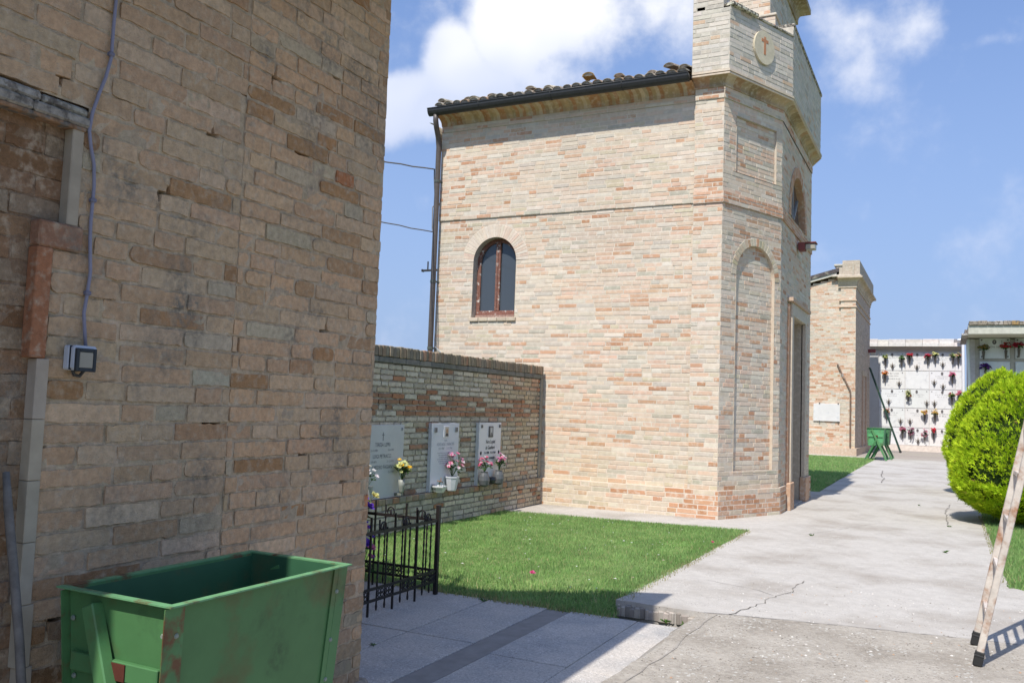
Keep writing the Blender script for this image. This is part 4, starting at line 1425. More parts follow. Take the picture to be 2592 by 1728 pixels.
# lunette on the front
mb = MB()
gx = FX - .10
pl = [(LC - LR + .01, LZ + .01), (LC + LR - .01, LZ + .01)] + [(LC + (LR - .01) * math.cos(a), LZ + (LR - .01) * math.sin(a)) for a in np.linspace(.02, PI - .02, 20)]
mb.prism(pl, Y1, Z1, X1, (gx, 0, 0), .006)
lu = build('lunette_window', mb, 'glass', ch)
mb = MB()
for a in (PI / 2, PI / 4, 3 * PI / 4):
    mb.bar((gx + .012, LC, LZ + .02), (gx + .012, LC + (LR - .02) * math.cos(a), LZ + (LR - .02) * math.sin(a)), .035, .03, (.30, .29, .27))
mb.bar((gx + .012, LC - LR + .02, LZ + .02), (gx + .012, LC + LR - .02, LZ + .02), .04, .04, (.30, .29, .27))
build('glazing_bar', mb, 'plain', lu)

# door case: brick architrave, reveals and a recessed double door
mb = MB()
dw, dp_ = .16, .075
for ya, yb_ in ((DY0 - dw, DY0), (DY1, DY1 + dw)):
    mb.box((FX - .02, ya, .40), (FX + dp_ - .02, yb_, DZ), (.53, .45, .35), .004)
    mb.box((FX - .02, ya - .16 if ya < 14 else yb_, .40), (FX + .03, ya if ya < 14 else yb_ + .16, DZ + .16), (.50, .29, .18), .004)
    mb.box((FX - .02, ya - .20 if ya < 14 else ya - .02, -.02), (FX + .085, yb_ + .01 if ya < 14 else yb_ + .20, .40), (.50, .32, .21), .008)
mb.box((FX - .02, DY0 - dw, DZ + .001), (FX + dp_ - .02, DY1 + dw, DZ + .20), (.55, .48, .38), .004)
mb.box((FX - .02, DY0 - dw - .16, DZ + .201), (FX + .09, DY1 + dw + .16, DZ + .26), (.50, .36, .26), .006)
build('door_frame', mb, 'brick', ch)
mb = MB()
for ya, yb_ in ((DY0 + .01, (DY0 + DY1) / 2 - .004), ((DY0 + DY1) / 2 + .004, DY1 - .01)):
    mb.box((FX - .62, ya, .03), (FX - .57, yb_, DZ - .01), (.12, .075, .045), .006)
    for z0, z1 in ((.25, 1.2), (1.4, 2.7)):
        mb.box((FX - .572, ya + .12, z0), (FX - .56, yb_ - .12, z1), (.10, .06, .04), .005)
build('door', mb, 'wood', ch)
mb = MB()
mb.box((FX - .62, DY0 - .002, -.03), (FX + .03, DY1 + .002, .02), (.42, .39, .35), .005)
build('doorstep', mb, 'plaster', ch)

# wall lamp over the door
wl = thing('wall_lamp', 'boxy dark red outdoor lamp above the near chapel door', 'lamp', (FX + .03, 14.45, 4.0))
mb = MB()
mb.box((FX + .022, 14.36, 4.04), (FX + .13, 14.54, 4.17), (.19, .05, .045), .01)
mb.box((FX + .13, 14.35, 4.145), (FX + .30, 14.55, 4.17), (.16, .045, .04), .006)
build('housing', mb, 'plain', wl)
mb = MB()
mb.box((FX + .132, 14.37, 4.05), (FX + .285, 14.53, 4.143), (.36, .34, .28), .012)
build('lens', mb, 'glazed', wl)

# cables from the near building to the chapel's rear corner
for i, (lab, P0, P1, sag, tail) in enumerate((
        ('upper slack overhead cable between the two brick buildings', V(-6.9, 3.77, 3.72), V(-7.30, 11.60, 5.10), .035, [(-7.31, 11.62, 4.98), (-7.31, 11.66, 4.72), (-7.29, 11.80, 4.55)]),
        ('lower slack overhead cable between the two brick buildings', V(-6.9, 3.77, 3.48), V(-7.28, 11.60, 4.09), .06, [(-7.30, 11.61, 4.15), (-7.33, 11.64, 4.5), (-7.30, 11.75, 4.62)]))):
    pts = []
    for k in range(24):
        f = k / 23
        p = P0 * (1 - f) + P1 * f
        p[2] -= 4 * sag * f * (1 - f) * (.6 + .4 * f)
        pts.append(p + V(0, 0, .006 * math.sin(k * 2.3)))
    mb = MB()
    mb.tube(pts + [V(*t) for t in tail], .0105 if i == 0 else .0085, 8, (.16, .155, .15))
    single('overhead_cable', mb, 'plain', lab, 'cable', tuple(P1), 'overhead cables', True)
mb = MB()
mb.box((-7.56, 11.78, 3.50), (-7.225, 11.82, 3.53), (.04, .04, .042), .003)
mb.tube([(-7.47, 11.80, 3.53), (-7.47, 11.80, 3.66)], .012, 8, (.04, .04, .042))
mb.box((-7.575, 11.77, 3.495), (-7.555, 11.83, 3.535), (.04, .04, .042), .002)
single('wall_bracket', mb, 'dark_metal', 'small black iron bracket sticking out of the chapel rear corner', 'bracket', (-7.24, 11.80, 3.445))

# ================================================================== PLAQUE WALL
XG = -5.32
gw = thing('boundary_wall', 'old grey and red brick wall carrying marble plaques, running up to the near chapel', 'wall', (-5.45, 8.0, 0))
mb = MB()
gU, gN = V(0, -1, 0), V(1, 0, 0)
bricks(mb, (XG, 11.655, 0), gU, gN, 0, 8.2, .375, 1.80, .0625, .25, grave_col, (.41, .365, .28), joint=.012, proud=.009, seed=81, rough=True, mdep=-.006, headers=.25)
bricks(mb, (XG + .05, 11.655, 0), gU, gN, 0, 8.2, -.06, .375, .0625, .25, grave_col, (.28, .255, .21), joint=.011, proud=.007, seed=82, rough=True)
mb.box((-5.57, 3.45, -.1), (XG - .012, 11.645, 1.80), (.35, .32, .26))
build('brickwork', mb, 'grave_brick', gw)
mb = MB()
y = 3.45
while y < 11.60:
    w = .066
    mb.box((XG - .26, y + .003, 1.868 + R0.uniform(-.004, .004)), (XG + .035 + R0.uniform(-.006, .006), y + w - .003, 1.985 + R0.uniform(-.006, .006)), jit(pick(R0, [(5, (.25, .205, .145)), (3, (.30, .22, .15)), (2, (.22, .19, .145)), (1, (.38, .22, .14))]), R0, .15), .006)
    y += w
build('coping', mb, 'grave_brick', gw)
mb = MB()
y = 3.45
while y < 11.6:
    w = R0.uniform(.24, .30)
    mb.box((XG - .26, y + .002, 1.805), (XG + .026 + R0.uniform(-.004, .004), min(y + w, 11.648) - .002, 1.866), jit((.19, .185, .16), R0, .15), .006)
    y += w
build('coping_strip', mb, 'grave_brick', gw)
mb = MB()
y = 3.45
while y < 11.5:
    w = .128
    mb.box((XG - .01, y + .004, .318), (XG + .072 + R0.uniform(-.004, .004), y + w - .004, .379), jit(pick(R0, [(5, (.31, .245, .165)), (2, (.35, .20, .12)), (3, (.27, .24, .19))]), R0, .12), .006)
    y += w
build('ledge', mb, 'grave_brick', gw)
mb = MB()
mb.box((XG - .02, 11.57, -.05), (XG + .022, 11.655, 1.80), (.24, .23, .19), .008)  # dark strip painted as the narrow shadow where the wall meets the chapel
build('end_shadow_strip', mb, 'plaster', gw)

# marble plaques; local frame u runs right (away, +Y), v up, n out of the wall
pU, pV, pN = V(0, 1, 0), V(0, 0, 1), V(1, 0, 0)


def plaque(y0, y1, z0, z1, label, tone, th):
    t = thing('marble_plaque', label, 'plaque', (XG + .02, (y0 + y1) / 2, z0), 'marble plaques on the brick wall')
    mb = MB()
    mb.box((XG + .006, y0, z0), (XG + .006 + th, y1, z1), tone, .003)
    build('slab', mb, 'marble', t)
    return t, XG + .006 + th


P1 = plaque(7.02, 7.745, .382, 1.150, 'wide weathered grey marble plaque with three names and a thin cross', (.47, .48, .47), .03)
P2 = plaque(8.285, 8.905, .382, 1.165, 'white marble plaque with faded lettering between the two other plaques', (.60, .61, .64), .05)
P3 = plaque(9.415, 10.015, .382, 1.170, 'white marble plaque with bold black script lettering near the chapel', (.66, .66, .66), .05)


def bolts(t, x, spots, col, sz=(.02, .03)):
    for (y, z) in spots:
        mb = MB()
        mb.box((x - .002, y - sz[0] / 2, z - sz[1] / 2), (x + .014, y + sz[0] / 2, z + sz[1] / 2), col, .003)
        build('stud', mb, 'dark_metal', t)


t, x = P1
cy = 7.38
bolts(t, x, [(7.07, 1.105), (7.70, 1.105), (7.70, .43), (7.07, .43)], (.33, .34, .36))
mb = MB()
mb.box((x, cy - .033, .985), (x + .003, cy - .027, 1.072), (.16, .16, .16))
mb.box((x, cy - .052, 1.043), (x + .0025, cy - .008, 1.049), (.16, .16, .16))
build('cross', mb, 'matte', t)
mb = MB()
O = (x, 0, 0)
for s, sz, yy, zz in (('TERESA LEPRI', .056, cy - .03, .925), ('LUIGI PETRACCI', .056, cy - .035, .805), ('AMEDEO FAGIANI', .056, cy - .02, .692)):
    mb = MB()
    text_faces(mb, s, sz, O, pU, pV, pN, (.13, .13, .14), yy, zz, sx=.82)
    build('lettering', mb, 'matte', t)
for s, yy, zz in (('21-12-1884', 7.20, .876), ('10-4-1959', 7.50, .876), ('3-9-1874', 7.20, .757), ('21-12-1953', 7.50, .757), ('3-6-14', 7.20, .645), ('22-7-1969', 7.52, .645)):
    mb = MB()
    text_faces(mb, s, .032, O, pU, pV, pN, (.2, .2, .21), yy, zz, sx=.85)
    build('lettering', mb, 'matte', t)

t, x = P2
cy = 8.60
bolts(t, x, [(8.36, 1.09), (8.83, 1.09), (8.35, .44)], (.10, .11, .12), (.05, .055))
mb = MB()
mb.box((x, 8.535, 1.0), (x + .010, 8.665, 1.135), (.60, .61, .64), .003)
pf = build('photo_frame', mb, 'marble', t)
mb = MB()
mb.box((x + .0102, 8.565, 1.012), (x + .012, 8.64, 1.122), (.50, .42, .33))
mb.prism([(8.602 + .036 * math.cos(a), 1.015 + .036 * max(0, math.sin(a))) for a in np.linspace(0, PI, 10)], pU, pV, pN, (x + .0122, 0, 0), .001, (.07, .06, .06))
disc(mb, (x + .0130, 0, 0), pU, pV, pN, 8.602, 1.075, .019, .026, .0012, (.40, .24, .15))
build('photo', mb, 'plain', pf)
mb = MB()
O = (x, 0, 0)
fd = (.36, .36, .39)
text_faces(mb, 'N.N.', .034, O, pU, pV, pN, (.42, .41, .42), cy, .955)
text_faces(mb, 'ADELAIDE  MANCINI', .050, O, pU, pV, pN, fd, cy, .905, sx=.86)
text_faces(mb, '22.3.1887     2.12.1966', .036, O, pU, pV, pN, fd, cy, .862, sx=.95)
for q in range(6):
    yy = cy - .17 + .02 * (q % 3)
    while yy < cy + .16 - .03 * q:
        w = R0.uniform(.010, .035)
        mb.box((x, yy, .815 - q * .024), (x + .0008, yy + w, .815 - q * .024 + .010), fd)
        yy += w + R0.uniform(.006, .014)
build('lettering', mb, 'matte', t)

t, x = P3
cy = 9.72
bolts(t, x, [(9.475, 1.125), (9.965, 1.125), (9.475, .43), (9.965, .43)], (.05, .05, .055), (.028, .04))
mb = MB()
mb.box((x, 9.665, .985), (x + .012, 9.775, 1.125), (.045, .045, .05), .002)
pf = build('photo_frame', mb, 'plain', t)
mb = MB()
mb.box((x + .0122, 9.685, 1.0), (x + .0135, 9.755, 1.112), (.36, .36, .35))
mb.prism([(9.72 + .034 * math.cos(a), 1.001 + .042 * max(0, math.sin(a))) for a in np.linspace(0, PI, 10)], pU, pV, pN, (x + .0136, 0, 0), .001, (.15, .15, .15))
disc(mb, (x + .0138, 0, 0), pU, pV, pN, 9.72, 1.072, .018, .026, .0012, (.47, .46, .44))
build('photo', mb, 'plain', pf)
mb = MB()
O = (x, 0, 0)
bk = (.02, .02, .022)
for s, sz, zz, yy in (('Vera Lepini', .070, .905, cy), ('in Gualtieri', .070, .832, cy), ('9 4 1898   9 10 1964', .046, .772, cy), ('sposi  esemplari', .056, .705, cy)):
    for off in (0, .0022):
        text_faces(mb, s, sz, O, pU, pV, pN, bk, yy + off, zz, sx=.80, shear=.28 if sz > .06 else 0, thick=.0012 + off * .1)
for yy in (9.475, 9.965):
    disc(mb, O, pU, pV, pN, yy, .787, .020, .024, .003, bk, 12)
build('lettering', mb, 'matte', t)


# ------------------------------------------------------------------ flowers
def blossom(mb, c, n, r, size, col, col2):
    """one flower head: a cup of petals facing n"""
    c, n = V(*c), V(*n)
    n = n / np.linalg.norm(n)
    s = np.cross(n, V(.3, .2, 1))
    s /= np.linalg.norm(s)
    t = np.cross(n, s)
    m = 5
    for ring, (sc, op) in enumerate(((1.0, .35), (.6, .8))):
        for k in range(m):
            a = 2 * PI * (k + ring * .5) / m + r.uniform(-.2, .2)
            d = s * math.cos(a) + t * math.sin(a)
            e = np.cross(n, d)
            L = size * sc * r.uniform(.85, 1.15)
            w = L * .52
            tip = c + d * L + n * L * op
            mid = c + d * L * .55 + n * L * op * .35
            cl = jit(col if r.random() < .75 else col2, r, .12)
            mb.face([c, mid - e * w, tip - e * w * .35], cl)
            mb.face([c, tip - e * w * .35, tip + e * w * .35], cl)
            mb.face([c, tip + e * w * .35, mid + e * w], cl)


def leafy(mb, c, d, L, w, col, r):
    c, d = V(*c), V(*d)
    d = d / np.linalg.norm(d)
    s = np.cross(d, V(r.uniform(-1, 1), r.uniform(-1, 1), r.uniform(-.5, .5)))
    s /= np.linalg.norm(s) + 1e-9
    m = c + d * L * .5 + V(0, 0, -.1 * L)
    tip = c + d * L + V(0, 0, -.3 * L)
    mb.face([c, m - s * w, tip], col)
    mb.face([c, tip, m + s * w], col)


def bouquet(name, base, h, spread, n, cols, label, seed, size=.03, green=.5, droop=0., lean=(0, 0), leaf=(.05, .11, .03), group='cut flowers in vases'):
    r = random.Random(seed)
    t = thing(name, label, 'flowers', base, group)
    st, bl = MB(), MB()
    b = V(*base)
    for i in range(n):
        a = r.uniform(0, 2 * PI)
        rad = spread * math.sqrt(r.random())
        top = b + V(math.cos(a) * rad + lean[0], math.sin(a) * rad + lean[1], h * r.uniform(.55, 1.0) * (1 - .35 * (rad / spread) ** 2) - droop * r.random() * h)
        mid = b * .5 + top * .5 + V(0, 0, .1 * h)
        st.tube([b, mid, top], size * .07, 4, leaf)
        nrm = (top - b) / np.linalg.norm(top - b) + V(.5, -.4, .25)
        blossom(bl, top, nrm, r, size * r.uniform(.8, 1.2), *pick(r, cols))
        for q in range(2):
            if r.random() < green:
                leafy(st, b * .35 + top * .65, V(r.uniform(-1, 1), r.uniform(-1, 1), r.uniform(-.1, 1)), size * r.uniform(1.6, 2.8), size * .42, jit(leaf, r, .3), r)
    build('foliage', st, 'leaf', t)
    build('blossoms', bl, 'petal', t)
    return t


YEL, PALE, PINK, WHT, RED, PUR, ORA = (.75, .42, .02), (.66, .66, .28), (.60, .17, .28), (.72, .62, .64), (.50, .03, .05), (.10, .035, .33), (.60, .16, .03)
one = lambda a, b=None: [(1, (a, b or a))]
vx = -5.205
# plaque 1: metal cone holder with yellow flowers
vs_ = thing('flower_vase', 'slim grey metal vase on a wall bracket below yellow flowers', 'vase', (vx, 7.62, .385), 'vases along the plaque wall')
mb = MB()
mb.lathe([(.020, .045), (.026, .06), (.034, .12), (.040, .185), (.036, .185)], (vx, 7.62, .385), 12, (.24, .25, .22))
build('cup', mb, 'dark_metal', vs_, True)
mb = MB()
mb.box((vx - .10, 7.60, .40), (vx + .01, 7.64, .425), (.16, .17, .15), .003)
build('bracket', mb, 'dark_metal', vs_)
bouquet('flower_bunch', (vx, 7.62, .56), .24, .085, 24, [(3, (PALE, (.6, .62, .25))), (1.8, (YEL, PALE)), (2, ((.55, .60, .30), PALE))], 'yellow and cream flowers in the slim metal vase beside the three name plaque', 101, .025, 1.0)
# plaque 2: white hexagonal vase with pink flowers, and planter
mb = MB()
mb.lathe([(.050, 0), (.055, .01), (.082, .15), (.088, .152), (.088, .168), (.070, .168), (.055, .05)], (vx + .01, 8.66, .381), 8, (.52, .53, .56))
single('flower_vase', mb, 'glazed', 'tall white tapered vase standing on the ledge under pink flowers', 'vase', (vx + .01, 8.66, .381), 'vases along the plaque wall')
bouquet('flower_bunch', (vx + .01, 8.66, .54), .29, .125, 24, [(3, (PINK, WHT)), (1.5, (WHT, PINK)), (1, ((.45, .25, .36), PINK))], 'pink and white flowers in the tall white vase', 102, .026, .9, lean=(.0, .04))
mb = MB()
mb.lathe([(.050, 0), (.058, .008), (.085, .060), (.092, .062), (.092, .078), (.075, .078), (.06, .07)], (vx + .015, 8.37, .381), 6, (.60, .60, .60))
single('plant_bowl', mb, 'glazed', 'low white hexagonal bowl on the ledge holding a withered sprig', 'bowl', (vx + .015, 8.37, .381), 'vases along the plaque wall')
bouquet('sprig', (vx + .015, 8.37, .452), .115, .03, 7, one((.34, .18, .12), (.28, .24, .14)), 'small withered reddish sprig in the low white bowl', 103, .012, .9)
# plaque 3: two dark ribbed vases and an oil lamp
for yy, lab in ((9.445, 'dark grey ribbed vase at the left foot of the script plaque'), (9.84, 'dark grey ribbed vase at the right foot of the script plaque')):
    mb = MB()
    mb.lathe([(.042, 0), (.062, .02), (.072, .075), (.062, .13), (.046, .170), (.050, .182), (.038, .182)], (vx + .02, yy, .381), 14, (.095, .10, .105))
    single('flower_vase', mb, 'dark_metal', lab, 'vase', (vx + .02, yy, .381), 'vases along the plaque wall')
bouquet('flower_bunch', (vx + .02, 9.445, .555), .20, .095, 17, [(3, ((.66, .13, .22), PINK)), (2, (PINK, WHT)), (1, (WHT, PINK))], 'red and pink flowers in the left dark ribbed vase', 104, .025, .9, lean=(.0, .02))
bouquet('flower_bunch', (vx + .02, 9.84, .555), .22, .115, 19, [(3, (PINK, WHT)), (2, (WHT, PINK)), (1, ((.45, .22, .40), PINK))], 'pale pink flowers in the right dark ribbed vase', 105, .025, .9, lean=(.0, .03))
mb = MB()
mb.lathe([(.02, 0), (.05, .02), (.068, .055), (.058, .09), (.05, .094)], (vx + .01, 9.665, .395), 14, (.045, .047, .055))
mb.box((vx - .09, 9.655, .40), (vx + .01, 9.675, .42), (.05, .05, .055))
single('oil_lamp', mb, 'dark_metal', 'small round black grave lamp between the two dark ribbed vases', 'grave lamp', (vx + .01, 9.665, .395))
# white flowers half hidden by the near building
mb = MB()
mb.lathe([(.03, 0), (.04, .09), (.046, .16), (.036, .16)], (vx, 7.02, .381), 12, (.30, .30, .28))
single('flower_vase', mb, 'dark_metal', 'plain grey vase on the ledge half hidden by the near building corner', 'vase', (vx, 7.02, .381), 'vases along the plaque wall')
bouquet('flower_bunch', (vx, 7.00, .53), .24, .10, 12, [(3, ((.62, .62, .6), WHT)), (1, ((.5, .48, .4), WHT))], 'loose white flowers at the near building corner', 106, .024, .6)

# the plaques and all that stands on the ledge, set along the wall
for o in S.objects:
    if o.parent is None and o.get('category') in ('plaque', 'vase', 'flowers', 'bowl', 'grave lamp') and -5.5 < o.location.x < -5.0 and 6.5 < o.location.y < 10.2:
        o.location.y += .27

# ================================================================== GRAVE WITH IRON FENCE
fn = thing('iron_grave_fence', 'low black wrought iron fence with rings and twisted bars around a grave', 'fence', (-3.60, 6.0, -.10))
BK = (.018, .014, .013)
FZ0 = -.10


def fence_bar(x, y, top, twisted):
    mb = MB()
    if twisted:
        n_ = 26
        zs = np.linspace(FZ0 + .03, top, n_)
        mb.tube([(x, y, z) for z in zs], [.0085 if i % 2 else .0065 for i in range(n_)], 4, BK, True, .55)
    else:
        mb.bar((x, y, FZ0), (x, y, top), .013, .013, BK)
    build('bar', mb, 'dark_metal', fn)


def fence_run(P, D, L, nb_, side):
    """vertical bars, three rails, rings on the top rail, curls between the two low rails"""
    P, D = V(*P), V(*D)
    rails = (.005, .085, .475)
    for i, z in enumerate(rails):
        mb = MB()
        mb.bar(P + Z1 * z, P + D * L + Z1 * z, .014, .018 if i < 2 else .022, BK)
        build('rail', mb, 'dark_metal', fn)
    sp = L / nb_
    for i in range(1, nb_ + 1):
        p = P + D * sp * i
        k = i % 3
        fence_bar(p[0], p[1], .585 if k == 0 else (.50 if k == 1 else .56), k != 0)
    i = 1.5
    while i < nb_:
        p = P + D * sp * i + Z1 * .505
        mb = MB()
        mb.tube([p + D * (.032 * math.cos(a)) + Z1 * (.036 * math.sin(a)) for a in np.linspace(-.6, PI + .6, 16)], .0062, 6, BK)
        rg_ = build('ring_ornament', mb, 'dark_metal', fn)
        mb = MB()
        mb.lathe([(.002, -.03), (.012, -.012), (.010, .0), (.002, .028)], p + Z1 * -.004, 6, BK)
        build('bud', mb, 'dark_metal', rg_)
        i += 3
    for i in range(nb_):
        mb = MB()
        if i % 3 == 2:
            continue
        for f in (.33, .67):
            c = P + D * sp * (i + f) + Z1 * .045
            for sgn in (1, -1):
                mb.tube([c + D * (sgn * .016 * math.sin(a)) + Z1 * (.030 * (a / PI - 1) * 1.0) for a in np.linspace(0, 2 * PI, 12)], .0038, 5, BK)
            mb.bar(c - D * .02, c + D * .02, .006, .006, BK)
        mb.bar(P + D * sp * i + Z1 * .045, P + D * sp * (i + 1) + Z1 * .045, .005, .005, BK)
        build('scroll_ornament', mb, 'dark_metal', fn)


fence_run((-3.60, 6.0, 0), (0, -1, 0), 2.0, 20, 1)
fence_run((-3.60, 6.0, 0), (-1, 0, 0), 1.1, 11, -1)
mb = MB()
mb.box((-3.616, 5.984, FZ0), (-3.584, 6.016, .595), BK, .003)
build('post', mb, 'dark_metal', fn)
mb = MB()
mb.lathe([(.06, 0), (.075, .02), (.09, .38), (.08, .42), (.06, .42)], (-4.35, 5.86, -.10), 12, (.33, .32, .30))
single('grave_vase', mb, 'plaster', 'round stone flower pot inside the iron grave fence', 'vase', (-4.35, 5.86, -.10))
bouquet('flower_bunch', (-4.35, 5.86, .31), .52, .20, 34, [(4, (PUR, (.16, .06, .42))), (1, ((.42, .36, .10), PALE))], 'purple statice flowers rising behind the iron grave fence', 110, .040, 1.0, .12, leaf=(.16, .15, .05))
bouquet('flower_bunch', (-4.12, 5.70, -.10), .62, .13, 18, [(3, (PUR, (.16, .06, .42))), (1, (PINK, PUR))], 'low purple flowers seen through the iron grave fence', 111, .038, .6)

# ================================================================== FAR BRICK CHAPEL
fc = thing('brick_chapel', 'distant smaller brick chapel with stone corner pilaster and blank plaque, beyond the first', 'chapel', (-5.0, 38, 0))
mb = MB()
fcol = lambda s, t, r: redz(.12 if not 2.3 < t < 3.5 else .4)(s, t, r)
YF, XF = 34.6, -3.03
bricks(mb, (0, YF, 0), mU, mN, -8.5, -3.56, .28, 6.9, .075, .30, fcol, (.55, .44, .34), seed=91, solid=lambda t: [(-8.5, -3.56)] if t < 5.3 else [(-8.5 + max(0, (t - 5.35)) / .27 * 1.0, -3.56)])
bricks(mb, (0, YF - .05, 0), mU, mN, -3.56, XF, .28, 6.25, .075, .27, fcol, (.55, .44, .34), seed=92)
mb.face([(-3.56, YF - .05, .28), (-3.56, YF, .28), (-3.56, YF, 6.4), (-3.56, YF - .05, 6.4)], (.5, .4, .3))
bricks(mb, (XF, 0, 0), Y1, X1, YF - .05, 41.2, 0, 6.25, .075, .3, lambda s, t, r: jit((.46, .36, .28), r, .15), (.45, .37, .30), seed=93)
for z0, z1 in ((5.50, 5.56), (5.74, 5.80)):
    mb.box((-3.62, YF - .085, z0), (XF + .035, 41.2, z1), (.53, .40, .29), .01)
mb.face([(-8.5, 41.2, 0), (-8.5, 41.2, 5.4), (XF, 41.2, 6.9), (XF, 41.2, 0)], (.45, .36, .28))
build('wall', mb, 'brick', fc)
mb = MB()
mb.box((-8.5, YF - .0901, -.03), (XF + .06, 41.25, .285), (.50, .38, .28), .01)
build('plinth', mb, 'brick', fc)
mb = MB()
pl2 = [(-3.66, YF - .05), (XF, YF - .05), (XF, 41.2), (-3.66, 41.2)]
sweep(mb, pl2, [(0, 6.25), (.03, 6.25), (.03, 6.36), (.05, 6.37)] + [(.05 + .15 * (1 - math.cos(a)), 6.38 + .2 * math.sin(a)) for a in np.linspace(0, PI / 2, 6)] + [(.24, 6.60), (.24, 6.66), (.10, 6.68)], lambda r: jit((.50, .41, .30), r, .12), .25)
mb.box((-3.9, YF - .20, 6.655), (XF + .19, YF + .6, 6.72), (.50, .44, .36), .015)
build('cornice', mb, 'brick', fc)
mb = MB()
bricks(mb, (0, YF - .16, 0), mU, mN, -3.5, XF + .14, 6.72, 7.26, .075, .27, lambda s, t, r: jit((.50, .42, .33), r, .12), (.48, .41, .33), seed=95)
mb.box((-3.5, YF - .155, 6.70), (XF + .135, 41.2, 7.255), (.42, .36, .29))
mb.box((-3.72, YF - .12, 6.72), (-3.5, YF + .5, 7.06), (.5, .43, .35), .01)
mb.box((-3.80, YF - .16, 7.06), (-3.5, YF + .5, 7.14), (.5, .46, .4), .015)
mb.box((XF - .12, YF - .20, 6.72), (XF - .06, YF - .165, 7.10), (.46, .40, .32), .005)
build('parapet', mb, 'brick', fc)
mb = MB()
a_, b_ = V(-8.9, 0, 5.42), V(-3.62, 0, 6.86)
for y0, y1, dz, c in ((YF - .16, YF + .2, 0, (.10, .085, .085)), (YF + .2, 41.4, 0, (.24, .15, .10))):
    mb.add([(a_[0], y0, a_[2]), (b_[0], y0, b_[2]), (b_[0], y1, b_[2]), (a_[0], y1, a_[2]), (a_[0], y0, a_[2] + .14), (b_[0], y0, b_[2] + .14), (b_[0], y1, b_[2] + .14), (a_[0], y1, a_[2] + .14)],
           [(3, 2, 1, 0), (4, 5, 6, 7), (0, 1, 5, 4), (1, 2, 6, 5), (2, 3, 7, 6), (3, 0, 4, 7)], c)
build('roof', mb, 'tile', fc)
mb = MB()
mb.add([(a_[0], YF - .12, a_[2] - .10), (b_[0], YF - .12, b_[2] - .10), (b_[0], YF + .02, b_[2] - .10), (a_[0], YF + .02, a_[2] - .10), (a_[0], YF - .12, a_[2] - .004), (b_[0], YF - .12, b_[2] - .004), (b_[0], YF + .02, b_[2] - .004), (a_[0], YF + .02, a_[2] - .004)],
       [(3, 2, 1, 0), (4, 5, 6, 7), (0, 1, 5, 4), (1, 2, 6, 5), (2, 3, 7, 6), (3, 0, 4, 7)], (.60, .57, .50))
build('verge_board', mb, 'plaster', fc)
mb = MB()
bricks(mb, (XF, 0, 0), Y1, X1, 38.0, 38.02, .3, .32, .02, .02, cream, MORT)
mb.box((XF - .02, 37.3, .28), (XF + .05, 37.5, 3.1), (.47, .31, .22), .01)
mb.box((XF - .02, 38.9, .28), (XF + .05, 39.1, 3.1), (.47, .31, .22), .01)
mb.box((XF - .02, 37.3, 3.1), (XF + .05, 39.1, 3.3), (.50, .40, .30), .01)
build('door_frame', mb, 'brick', fc)
# blank plaque on the far chapel
bp = thing('marble_plaque', 'blank white rectangular plaque on the sunlit side of the far chapel', 'plaque', (-3.95, YF - .02, 1.24))
mb = MB()
mb.box((-4.50, YF - .05, 1.24), (-3.385, YF - .015, 1.895), (.66, .63, .60), .006)
build('slab', mb, 'marble', bp)
for xx in (-4.28, -3.62):
    for zz in (1.905, 1.228):
        mb = MB()
        mb.box((xx - .02, YF - .065, zz - .025), (xx + .02, YF - .012, zz + .025), (.10, .09, .09), .004)
        build('clamp', mb, 'dark_metal', bp)
# bent pipe with rust run
mb = MB()
mb.tube([(-3.66, YF - .05, 3.38), (-3.47, YF - .06, 2.95), (-3.21, YF - .10, 2.42), (-3.19, YF - .10, 2.30), (-3.19, YF - .10, .32)], .030, 8, (.17, .12, .09))
mb.tube([(-3.50, YF - .06, 3.02), (-3.42, YF - .07, 2.84)], .045, 8, (.30, .27, .24))
single('rusty_pipe', mb, 'rusty_paint', 'thin rusty pipe bent down the corner of the far chapel', 'pipe', (-3.19, YF - .10, .30))
wl2 = thing('wall_lamp', 'boxy dark red lamp on the shaded front of the far chapel', 'lamp', (XF + .05, 40.3, 4.2))
mb = MB()
mb.box((XF + .005, 40.2, 4.22), (XF + .30, 40.45, 4.36), (.20, .05, .05), .01)
build('housing', mb, 'plain', wl2)
mb = MB()
mb.box((XF + .12, 40.21, 4.16), (XF + .29, 40.44, 4.219), (.5, .45, .38), .01)
build('lens', mb, 'glazed', wl2)
# apron strip in front of the far chapel
g = MB()
g.box((-9, 33.22, -.15), (-2.30, 34.55, .004), (.50, .46, .40), .01)
struct('pavement', g, 'concrete')

# ================================================================== BURIAL NICHES
nw = thing('burial_niche_wall', 'sunlit white marble wall of burial niches hung with flowers at the path end', 'niche wall', (-1.2, 43.6, 0))
YN = 43.26
mb = MB()
mb.box((-3.4, YN + .02, 0), (.62, 46.0, 4.58), (.60, .57, .55))
mb.box((-3.4, YN - .02, .01), (-2.80, YN + .02, 4.57), (.50, .49, .48), .004)
build('body', mb, 'marble', nw)
mb = MB()
x = -3.4
while x < .6:
    w = R0.uniform(.45, .8)
    mb.box((x, YN - .30, 4.69), (min(x + w, .62) - .006, 46.1, 4.86), jit((.70, .65, .60), R0, .05), .008)
    mb.box((x, YN - .22, 4.862), (min(x + w, .62) - .006, 46.1, 5.03 + R0.uniform(-.02, .01)), jit(pick(R0, [(5, (.60, .55, .51)), (2, (.66, .62, .60)), (1.5, (.28, .26, .25))]), R0, .07), .012)
    x += w
mb.box((-3.4, YN - .16, 4.58), (.62, 46.0, 4.689), (.50, .43, .36))
build('cornice', mb, 'plaster', nw)
mb = MB()
mb.box((-2.82, YN - .06, 0.004), (.62, YN + .03, .26), (.68, .60, .54), .006)
build('base', mb, 'plaster', nw)
colx = [-2.78, -1.69, -.70, .33, .60]
